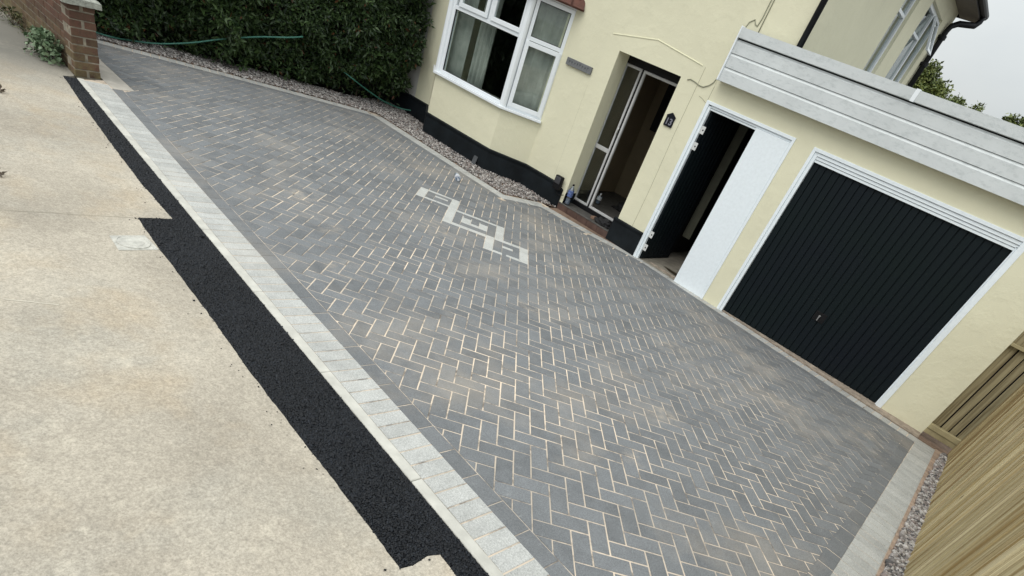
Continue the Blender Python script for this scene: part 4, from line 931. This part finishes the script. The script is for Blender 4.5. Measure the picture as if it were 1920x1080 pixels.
hd = build('handle', MB().box(0.965,1.105,0.0365,0.0395,0.485,0.60), M_BLACK, gdoor, bevel=0.001)
build('lock', MB().lathe([(0.012,0),(0.012,0.012)], (1.03,0.036,0.555), 14, Vector((0,-1,0))).box(1.024,1.036,0.012,0.024,0.500,0.545), simple('dull_metal', (0.22,0.22,0.22), 0.5), gdoor)
# side door
sdr = MB(); sdr.box(-1.530,-1.487,-0.012,0.08,-0.02,2.098); sdr.box(-1.487,-1.452,0.004,0.09,-0.02,2.05)
sdr.box(-1.487,-0.318,-0.012,0.08,2.062,2.098); sdr.box(-1.452,-0.33,0.006,0.09,2.036,2.059); sdr.box(-1.452,-0.80,0.016,0.09,2.010,2.033); sdr.box(-0.352,-0.318,-0.012,0.08,-0.02,2.062)
sfr = build('side_door_frame', sdr, M_WHITEP, gar, bevel=0.002)
build('white_door_leaf', MB().box(-0.802,-0.354,-0.004,0.040,0.012,2.034), M_WHITEP, gar, bevel=0.003)
o = MB(); nr = 9; x0, y0 = -1.430, 0.05; x1, y1 = -1.365, 0.84; dv = Vector((x1-x0,y1-y0)).normalized(); nv = Vector((dv.y,-dv.x)); ln = math.hypot(x1-x0, y1-y0)
pp = []
for k in range(nr*2+1):
    s_ = ln*k/(nr*2); pp.append((x0+dv.x*s_, y0+dv.y*s_))
m = MB(); prf = []
for k in range(nr):
    a = ln*k/nr; 
    for s_, o_ in ((a,-0.004),(a+0.004,0.006),(a+ln/nr-0.010,0.006),(a+ln/nr-0.006,-0.004)): prf.append((x0+dv.x*s_+nv.x*o_, y0+dv.y*s_+nv.y*o_))
n = len(prf); m.v = [(x,y,0.035) for x,y in prf]+[(x,y,2.0) for x,y in prf]; m.f = [(i,i+1,n+i+1,n+i) for i in range(n-1)]
m.obox(((x0+x1)/2-nv.x*0.025,(y0+y1)/2-nv.y*0.025,1.02), Vector((dv.x,dv.y,0))*ln/2, Vector((nv.x,nv.y,0))*0.018, Vector((0,0,0.99)))
leaf = build('black_door_leaf', m, M_RIB, gar); leaf['label'] = 'black ribbed door leaf swung inwards'
for zc in (1.785, 1.590, 0.395, 0.205):
    h_ = build('hinge', MB().box(-1.452,-1.392,0.012,0.018,zc-0.045,zc+0.045), M_PLATE, sfr, bevel=0.002)
    build('hinge_hole', MB().lathe([(0.010,0),(0.010,0.001)], (-1.415,0.012,zc), 12, Vector((0,-1,0))), M_BLACK, sfr)
build('floor_stain', m := MB().add([(-0.93+0.22*math.cos(a)*(1+0.15*math.sin(3*a))+0.12*0, 0.30+0.055*math.sin(a)-0.09*math.cos(a)*0.4, gz(-0.9,0)+0.0035) for a in [k*math.pi/12 for k in range(24)]], [tuple(range(24))]), M_SLABW, gar)

# ------------------------------------------------------------------ brick pier and wall
def brick_mesh(l, w_, h):
    m = MB().box(-l/2,l/2,-w_/2,w_/2,-h/2,h/2); me = bpy.data.meshes.new('brick'); bm = bmesh.new()
    me.from_pydata(m.v, [], m.f); bm.from_mesh(me); bmesh.ops.bevel(bm, geom=bm.edges[:], offset=0.004, segments=1, affect='EDGES'); bm.to_mesh(me); bm.free(); me.materials.append(M_BRICK); return me
STR = brick_mesh(0.215,0.1025,0.065); HALF = brick_mesh(0.1025,0.1025,0.065)
def putb(me, c, rz, parent):
    o = bpy.data.objects.new('brick', me); COL.objects.link(o); o.parent = parent
    o.location = Vector(c)-ORI[parent.name]+Vector((random.gauss(0,.0012),random.gauss(0,.0012),random.gauss(0,.0008))); o.rotation_euler = (random.gauss(0,.006),random.gauss(0,.006),rz+random.gauss(0,.006))
px0, px1, py0, py1 = -5.950, -5.722, -5.345, -5.115; pz = 0.195
pier = empty('brick_pier', ((px0+px1)/2,(py0+py1)/2,pz), 'short weathered red brick pier with rough coping at the corner of the driveway', 'pier')
build('mortar', MB().box(px0+0.008,px1-0.008,py0+0.008,py1-0.008,pz-0.15,pz+0.655), M_MORT, pier)
for k in range(-1, 9):
    zc = pz+0.0375+k*0.075; cxm, cym = (px0+px1)/2, (py0+py1)/2
    if k % 2 == 0:
        for s_ in (-1,1): putb(STR, (cxm, cym+s_*0.0625, zc), 0, pier)
    else:
        for s_ in (-1,1): putb(STR, (cxm+s_*0.0615, cym, zc), math.pi/2, pier)
def coping(name, x0, x1, y0, y1, z0, z1, parent):
    bm = bmesh.new(); bmesh.ops.create_grid(bm, x_segments=14, y_segments=10, size=1)
    for v in bm.verts: v.co.x = (v.co.x+1)/2*(x1-x0)+x0; v.co.y = (v.co.y+1)/2*(y1-y0)+y0; r_ = min(v.co.x-x0,x1-v.co.x,y1-v.co.y,v.co.y-y0); v.co.z = z1-0.025*max(0,1-r_/0.04)+0.012*mnoise.noise(v.co*14)
    r = bmesh.ops.extrude_face_region(bm, geom=bm.faces[:]); 
    for v in [g_ for g_ in r['geom'] if isinstance(g_, bmesh.types.BMVert)]: v.co.z = z0+0.004*mnoise.noise(v.co*20)
    bmesh.ops.recalc_face_normals(bm, faces=bm.faces); me = bpy.data.meshes.new(name); org = ORI[parent.name]
    for v in bm.verts: v.co -= org
    bm.to_mesh(me); bm.free(); me.materials.append(M_STONE); return link(name, me, parent)
coping('coping_stone', px0-0.045, px1+0.045, py0-0.05, py1+0.05, pz+0.658, pz+0.735, pier)
bwall = empty('brick_wall', (-8.2,-5.23,0.18), 'low weathered red brick garden wall running along the pavement from the pier', 'wall')
wy0 = -5.305
slope = lambda x: gz(x,-5.3)-0.03
m = MB()
for k in range(16):
    xa, xb = px0-k*0.3, px0-(k+1)*0.3; za, zb = slope(xa)-0.1, slope(xb)-0.1
    m.add([(xb,wy0+.008,zb),(xa,wy0+.008,za),(xa,wy0+.094,za),(xb,wy0+.094,zb),(xb,wy0+.008,0.93),(xa,wy0+.008,0.93),(xa,wy0+.094,0.93),(xb,wy0+.094,0.93)], [(0,3,2,1),(4,5,6,7),(0,1,5,4),(2,3,7,6)]+([(1,2,6,5)] if k == 0 else [])+([(3,0,4,7)] if k == 15 else []))
build('mortar', m, M_MORT, bwall)
for c_ in range(11):
    zc = 0.135+c_*0.075+0.0375; off = 0.1125 if c_ % 2 else 0.0
    for k in range(21):
        xc = px0-0.112-0.005-off-k*0.225
        if xc-0.11 < -10.7: break
        putb(STR, (xc, wy0+0.051, zc), 0, bwall)
for k in range(8): coping('coping_stone', px0-0.01-(k+1)*0.59, px0-0.015-k*0.59, wy0-0.04, wy0+0.145, 0.962, 1.03, bwall)

# ------------------------------------------------------------------ fence and side gate
xf = lambda y: 3.0+0.061*y
fence = empty('wooden_fence', (2.84,-2.8,gz(2.84,-2.8)), 'new pale green-brown treated timber board fence along the right side', 'fence')
fd = Vector((-0.061,-1.0)).normalized(); fn_ = Vector((-fd.y*1.0, fd.x)); fn_ = Vector((1.0,-0.061)).normalized()  # away from drive
nb_b = 52; pitch = 0.108; y_s = -0.03
for k in range(nb_b):
    a = k*pitch+random.uniform(0,0.0015); b = k*pitch+pitch-random.uniform(0.0045,0.0075); p0 = Vector((xf(y_s),y_s))+fd*a; p1 = Vector((xf(y_s),y_s))+fd*b
    gh = gz(p0.x,p0.y); z0 = gh+0.015; z1 = gh*0+1.83+random.uniform(-.003,.003)+0.04*0
    # feather edge: thick at one side, thin at the other, overlapping
    jt = random.uniform(-0.0015,0.0015); tw = random.uniform(-0.003,0.003)
    q0 = p0-fn_*(0.004+jt*2); q1 = p1-fn_*(0.010+jt*2+tw); r0 = p0+fn_*0.012; r1 = p1+fn_*0.010
    m = MB().add([(q0.x,q0.y,z0),(q1.x,q1.y,z0),(r1.x,r1.y,z0),(r0.x,r0.y,z0),(q0.x,q0.y,z1),(q1.x,q1.y,z1),(r1.x,r1.y,z1),(r0.x,r0.y,z1)], [(0,3,2,1),(4,5,6,7),(0,1,5,4),(1,2,6,5),(2,3,7,6),(3,0,4,7)])
    build('fence_board', m, M_WOOD, fence)
a = Vector((xf(0),0))+fn_*0.017; b = a+fd*5.6
build('fence_gap_shade', MB().obox(((a.x+b.x)/2,(a.y+b.y)/2,0.95), Vector((fd.x,fd.y,0))*2.8, Vector((fn_.x,fn_.y,0))*0.002, Vector((0,0,0.86))), simple('gap_shade_brown', (0.05,0.04,0.022), 0.9), fence)  # thin dark sheet added behind the boards, its colour stands for shade in the gaps
for z_ in (0.5, 1.1, 1.65):
    a = Vector((xf(0),0))+fn_*0.01; b = a+fd*5.6
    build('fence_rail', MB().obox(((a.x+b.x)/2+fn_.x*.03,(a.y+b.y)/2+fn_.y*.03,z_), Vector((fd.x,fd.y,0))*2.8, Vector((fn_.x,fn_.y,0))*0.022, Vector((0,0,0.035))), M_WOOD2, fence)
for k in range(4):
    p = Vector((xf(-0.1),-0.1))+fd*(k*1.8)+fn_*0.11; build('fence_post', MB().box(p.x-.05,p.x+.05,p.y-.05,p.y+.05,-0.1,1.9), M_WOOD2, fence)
gate = empty('side_gate', (2.84,0.03,0.05), 'narrow dark timber gate panel closing the gap between garage and fence', 'gate')
gx = [2.672,2.775,2.862,2.945]
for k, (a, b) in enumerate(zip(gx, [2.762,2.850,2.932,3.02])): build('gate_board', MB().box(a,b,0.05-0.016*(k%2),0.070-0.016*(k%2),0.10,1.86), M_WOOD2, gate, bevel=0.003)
build('gate_gap_shade', MB().box(2.68,3.0,0.085,0.09,0.10,1.86), M_ROOMD, gate); M_RAILT = simple('rail_timber', (0.36,0.31,0.175), 0.8, 0.22, 7, 0.3, 60)  # near-black sheet added behind the gate boards so their gaps look shaded
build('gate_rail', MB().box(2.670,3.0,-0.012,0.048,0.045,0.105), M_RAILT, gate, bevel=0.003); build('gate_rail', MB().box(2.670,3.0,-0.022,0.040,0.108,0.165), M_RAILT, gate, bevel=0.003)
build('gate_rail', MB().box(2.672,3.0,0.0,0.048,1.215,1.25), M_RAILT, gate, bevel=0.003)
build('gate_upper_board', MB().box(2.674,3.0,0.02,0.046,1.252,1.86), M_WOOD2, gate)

# ------------------------------------------------------------------ foliage
LEAF = np.array([[0,0,0],[0.35,0.32,0.06],[1,0,0.0],[0.35,-0.32,0.06],[0.45,0,-0.03]])
LFF = np.array([[0,4,2,1],[0,3,2,4]])
def leaves(name, P, Nrm, size, mat, parent=None, jitter=0.8, loc=None, droop=0.25, narrow=1.0):
    n = len(P); D = rng.normal(0,1,(n,3)); D[:,2] -= droop; D = D*jitter+Nrm*0.6; D /= np.linalg.norm(D,axis=1)[:,None]
    U = Nrm+rng.normal(0,0.55,(n,3)); U[:,2] += 0.5; U -= D*(U*D).sum(1)[:,None]; U /= np.linalg.norm(U,axis=1)[:,None]+1e-9; W = np.cross(U, D)
    s_ = size*np.exp(rng.normal(0,0.25,n))
    V = P[:,None,:]+s_[:,None,None]*(LEAF[None,:,0:1]*D[:,None,:]+LEAF[None,:,1:2]*narrow*W[:,None,:]+LEAF[None,:,2:3]*U[:,None,:])
    F = (LFF[None]+(np.arange(n)*5)[:,None,None]).reshape(-1,4)
    return arrays(name, V.reshape(-1,3), F, mat, parent, loc=loc)
hedge = empty('hedge', (-8.0,-2.2,0.12), 'tall dense dark evergreen hedge between the gravel and the neighbouring house', 'hedge')
def hx(y, z_):      # outer face x of the hedge
    base_ = np.interp(y, [-6,-4.3,-3.0,-1.7,-1.0,-0.1,0.2], [-8.35,-8.05,-7.70,-7.50,-7.15,-7.05,-7.2])
    bulge = 0.03+0.38*np.clip((z_-0.15)/1.0,0,1)
    return base_+bulge
n = 64000
Y_ = rng.uniform(-5.12,-0.12,n); Z_ = rng.uniform(0.17,2.7,n)
lump = np.array([mnoise.noise(Vector((0.0, y*1.5, z_*1.7)))*0.26+mnoise.noise(Vector((5.0, y*4.2, z_*4.6)))*0.20 for y, z_ in zip(Y_, Z_)])
dep = np.abs(rng.normal(0,0.10,n)); keep = rng.uniform(0,1,n) < np.clip((Z_-0.05)*1.9+0.15*np.sin(Y_*7), 0.25, 1)
X_ = hx(Y_, Z_)+lump-dep
Pn = np.stack([X_,Y_,Z_],1)[keep]; Nn = np.tile(np.array([[0.85,-0.45,0.25]]),(len(Pn),1))
leaves('foliage', Pn, Nn, 0.070, M_HEDGE, hedge, narrow=0.62)['kind'] = 'stuff'
n = 16000; X2 = rng.uniform(-9.6,-6.75,n); Z2 = rng.uniform(0.3,2.7,n); l2 = np.array([mnoise.noise(Vector((x*2, 3.0, z_*2)))*0.14 for x, z_ in zip(X2, Z2)])
P2 = np.stack([X2, -0.16+l2-np.abs(rng.normal(0,0.1,n))-0.12, Z2],1); ok = X2 < hx(-0.1, Z2)+0.05+l2
o2 = leaves('end_foliage', P2[ok], np.tile(np.array([[0.6,-0.6,0.2]]),(ok.sum(),1)), 0.062, M_HEDGE, hedge, narrow=0.75); o2['kind'] = 'stuff'
n = 12000; X3 = rng.uniform(-9.9,-7.85,n); Z3 = rng.uniform(0.3,2.7,n); l3 = np.array([mnoise.noise(Vector((x*2, 9.0, z_*2)))*0.12 for x, z_ in zip(X3, Z3)])
P3 = np.stack([X3, -5.02-l3*0.5+np.abs(rng.normal(0,0.08,n)), Z3],1); o3 = leaves('street_end_foliage', P3, np.tile(np.array([[0.2,-0.9,0.2]]),(n,1)), 0.070, M_HEDGE, hedge, narrow=0.62); o3['kind'] = 'stuff'
n = 26000; Y4 = rng.uniform(-5.1,-0.15,n); u4 = rng.uniform(-1.25,0.0,n); Z4 = 2.62+np.array([mnoise.noise(Vector((a*2, b*2, 1)))*0.12 for a, b in zip(Y4, u4)])
P4 = np.stack([hx(Y4, np.full(n,2.6))+u4, Y4, Z4],1); o4 = leaves('top_foliage', P4, np.tile(np.array([[0.1,0.1,0.9]]),(n,1)), 0.070, M_HEDGE, hedge, narrow=0.62); o4['kind'] = 'stuff'
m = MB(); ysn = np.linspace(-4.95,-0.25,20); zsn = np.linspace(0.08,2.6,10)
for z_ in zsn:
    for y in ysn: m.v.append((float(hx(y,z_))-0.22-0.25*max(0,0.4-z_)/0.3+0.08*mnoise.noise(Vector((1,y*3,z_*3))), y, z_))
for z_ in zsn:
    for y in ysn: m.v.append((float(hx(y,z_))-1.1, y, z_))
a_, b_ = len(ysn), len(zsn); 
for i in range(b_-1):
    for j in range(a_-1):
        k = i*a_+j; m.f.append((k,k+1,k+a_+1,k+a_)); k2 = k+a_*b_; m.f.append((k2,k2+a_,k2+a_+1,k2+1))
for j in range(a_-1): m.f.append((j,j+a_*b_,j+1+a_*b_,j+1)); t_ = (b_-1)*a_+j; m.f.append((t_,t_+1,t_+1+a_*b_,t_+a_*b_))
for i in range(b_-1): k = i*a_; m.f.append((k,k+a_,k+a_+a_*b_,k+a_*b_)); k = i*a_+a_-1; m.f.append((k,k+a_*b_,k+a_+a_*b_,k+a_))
build('shade_core', m, M_CORE, hedge)  # dark body added inside the leaves to block light and stand for shade
for (x, y, dx, dy, h_) in ((-7.42,-0.75,0.05,0.04,0.75),(-7.22,-0.42,0.02,0.05,0.8),(-7.55,-1.25,-0.05,0.1,0.6),(-7.85,-1.9,0.05,0,0.5),(-8.0,-2.9,0.05,0.05,0.5),(-8.3,-3.9,0.02,0,0.5),(-7.3,-0.15,0.03,0.0,0.7)):
    build('stem', MB().tube([(x,y,gz(x,y)-0.03),(x+dx*.5,y+dy*.5,h_*0.5),(x+dx,y+dy,h_)], [0.022,0.018,0.015], 7), M_STEM, hedge, smooth=True)
# hose
m = MB(); hp = [(-8.0,-4.95,0.25),(-7.75,-4.436,0.207),(-7.75,-4.087,0.205),(-7.65,-3.797,0.255),(-7.55,-3.422,0.368),(-7.43,-3.03,0.526),(-7.24,-2.636,0.68),(-7.06,-2.30,0.79),(-7.02,-2.09,0.85)]
def smooth_pts(p, n=6):
    P = [Vector(q_) for q_ in p]; o_ = []
    for i in range(len(P)-1):
        a, b, c, d_ = P[max(i-1,0)], P[i], P[i+1], P[min(i+2,len(P)-1)]
        for k in range(n):
            t = k/n; o_.append(0.5*((2*b)+(c-a)*t+(2*a-5*b+4*c-d_)*t*t+(3*b-a-3*c+d_)*t**3))
    o_.append(P[-1]); return o_
m.tube(smooth_pts(hp), 0.0105, 8)
hp2 = [(-6.98,-1.165,0.442),(-6.95,-0.857,0.317),(-6.90,-0.534,0.209),(-6.80,-0.246,0.167),(-6.65,-0.128,0.198)]
m.tube(smooth_pts(hp2), 0.0105, 8); m.tube(smooth_pts([(-7.02,-2.09,0.85),(-7.3,-1.9,0.8),(-7.4,-1.5,0.62),(-6.98,-1.165,0.442)]), 0.0105, 8)
hs = build('garden_hose', m, M_HOSE, None, loc=(-7.3,-2.0,0.12), smooth=True); tag(hs, 'green garden hose trailing along the foot of the hedge', 'hose')
# weeds
def plant(name, c, rx, ry, h_, n, size, mat, label, narrow=1.0):
    c = Vector(c); e_ = empty(name, c, label, 'plant')
    a = rng.uniform(0,2*np.pi,n); r_ = np.sqrt(rng.uniform(0,1,n)); zz = rng.uniform(0,1,n)**0.8; f_ = np.sqrt(np.clip(1-zz**2*0.8,0.05,1))
    lump = 1+0.25*np.sin(a*3+zz*5)
    P = np.stack([c.x+rx*r_*f_*np.cos(a)*lump, c.y+ry*r_*f_*np.sin(a)*lump, c.z+0.01+h_*zz],1); Nn = np.stack([np.cos(a),np.sin(a),np.ones(n)*0.8],1)
    leaves('leaves', P, Nn, size, mat, e_, narrow=narrow)
    m = MB()
    for k in range(9):
        t = random.uniform(0,6.28); m.tube([c, c+Vector((rx*.5*math.cos(t),ry*.5*math.sin(t),h_*.55)), c+Vector((rx*.8*math.cos(t),ry*.8*math.sin(t),h_*.85))], [0.004,0.003,0.002], 5)
    build('stalks', m, M_STEM, e_)
plant('leafy_weed', on(-6.22,-5.45), 0.26, 0.13, 0.24, 700, 0.036, M_IVY, 'bushy green weed growing at the foot of the brick pier', 1.5)
plant('leafy_weed', on(-6.55,-5.40), 0.16, 0.09, 0.13, 90, 0.03, M_IVY, 'low green seedlings just beyond the bushy weed along the wall', 1.3)
plant('scruffy_weed', on(-7.55,-5.40), 0.30, 0.10, 0.15, 170, 0.045, M_WEED2, 'sparse dry weeds at the wall foot far along the pavement', 0.6)
plant('scruffy_weed', on(-7.05,-5.38), 0.22, 0.07, 0.06, 60, 0.035, M_WEED2, 'flat trodden weeds at the wall foot between two taller tufts', 0.6)
plant('dry_weed', on(-4.72,-6.17), 0.05, 0.03, 0.02, 14, 0.035, simple('dead_leaf', (0.075,0.055,0.035), 0.8), 'small dry brown clump on the pavement at the far left edge', 0.7)
plant('dry_leaf_clump', on(-2.80,-6.63), 0.06, 0.02, 0.006, 8, 0.035, bpy.data.materials['dead_leaf'], 'dead brown leaves on the pavement left of the inspection cover', 0.7)
# inspection cover
cc = empty('inspection_cover', on(-1.81,-6.21,0.0), 'pale worn oval access cover in a square frame set in the pavement', 'access cover')
cvq = [(-1.907,-6.309),(-1.705,-6.328),(-1.713,-6.105),(-1.915,-6.112)]
cvq = ccw(cvq)
m = MB(); m.add([(x,y,gz(x,y)+0.0045) for x,y in cvq]+[(x,y,gz(x,y)-0.02) for x,y in cvq], [(0,1,2,3),(0,4,5,1),(1,5,6,2),(2,6,7,3),(3,7,4,0)]); build('cover_frame', m, M_COVER, cc, bevel=0.002)
cxx, cyy = -1.81, -6.214; pts = []
for r_, zz in ((0.094,0.0045),(0.093,0.0095),(0.086,0.0095),(0.084,0.0065),(0.060,0.0065),(0.058,0.009),(0.0,0.009)):
    pts.append((r_, zz))
m = MB(); nn = 28
for r_, zz in pts:
    for k in range(nn): a = 2*math.pi*k/nn; x, y = cxx+r_*math.cos(a)*0.98, cyy+r_*math.sin(a)*0.98; m.v.append((x,y,gz(x,y)+zz))
for i in range(len(pts)-1):
    for k in range(nn): m.f.append((i*nn+k,i*nn+(k+1)%nn,(i+1)*nn+(k+1)%nn,(i+1)*nn+k))
build('lid', m, M_COVER, cc)
m = MB().lathe([(0.098,0.0),(0.098,0.0046),(0.094,0.0046)], (0,0,0), 28); m.v = [(cxx+x*0.98,cyy+y*0.98,gz(cxx+x,cyy+y)+z_+0.0006) for x,y,z_ in m.v]; m.f = m.f[:-1]
# construction joint in the pavement concrete
m = MB(); jp = rough([(-2.108-3*0.087,-6.681-3*0.60),(-2.192,-6.08)], 0.08, 0.006)
for a, b in zip(jp[:-1], jp[1:]): 
    w2 = 0.0016; m.add([(a[0]-w2,a[1],gz(*a)+0.0022),(b[0]-w2,b[1],gz(*b)+0.0022),(b[0]+w2,b[1],gz(*b)+0.0022),(a[0]+w2,a[1],gz(*a)+0.0022)], [(0,1,2,3)])
build('slab_joint', m, simple('joint_dirt', (0.33,0.295,0.225), 0.95), pv)
m = MB(); jp = rough([(-1.19,-6.977),(-1.105,-6.787)], 0.03, 0.006)
for a, b in zip(jp[:-1], jp[1:]): m.add([(a[0]-.003,a[1],gz(*a)+0.0022),(b[0]-.003,b[1],gz(*b)+0.0022),(b[0]+.003,b[1],gz(*b)+0.0022),(a[0]+.003,a[1],gz(*a)+0.0022)], [(0,1,2,3)])
build('chalk_scratch', m, simple('chalk', (0.62,0.58,0.48), 0.95), pv)

# ------------------------------------------------------------------ trees beyond
def tree(c, h_, r_, zc, n, size, label, squash=0.8, seed=0):
    c = Vector(c); e_ = empty('tree', c, label, 'tree', 'trees beyond the garage roof')
    limbs = MB(); limbs.tube([c, c+Vector((0.1,0,h_*0.4)), c+Vector((0,0.1,h_*0.7))], [0.22,0.17,0.09], 10)
    pts = []
    R = np.random.default_rng(seed); k = 26
    cl = []
    for _ in range(k):
        v = R.normal(0,1,3); v /= np.linalg.norm(v); rr = r_*R.uniform(0.45,1.0); p = np.array([c.x,c.y,zc])+v*np.array([rr,rr,rr*squash]); cl.append((p, r_*R.uniform(0.18,0.36)))
        limbs.tube([c+Vector((0,0.05,h_*0.55)), (c+Vector((0,0.05,h_*0.65))).lerp(Vector(p),0.6), Vector(p)], [0.06,0.035,0.012], 6)
    build('trunk', limbs, M_BARK, e_, smooth=True)
    Ps = []; Ns = []
    for p, cr_ in cl:
        m_ = n//k; v = R.normal(0,1,(m_,3)); v /= np.linalg.norm(v,axis=1)[:,None]; rad = cr_*R.uniform(0.3,1.15,m_)[:,None]; Ps.append(p+v*rad); Ns.append(v)
    leaves('crown', np.concatenate(Ps), np.concatenate(Ns), size, M_TREE, e_)['kind'] = 'stuff'
tree((-2.85,19.5,-0.5), 5, 1.0, 4.55, 15000, 0.10, 'round green tree top showing above the garage roof beside the house', 0.75, 3)
tree((-1.55,20.5,-0.5), 4.5, 0.75, 4.45, 4200, 0.09, 'lower sparse tree crown just right of the round tree', 0.6, 5)
tree((0.45,19.0,-0.5), 5, 0.6, 4.35, 2600, 0.09, 'thin tree at the right edge above the garage roof', 0.8, 8)
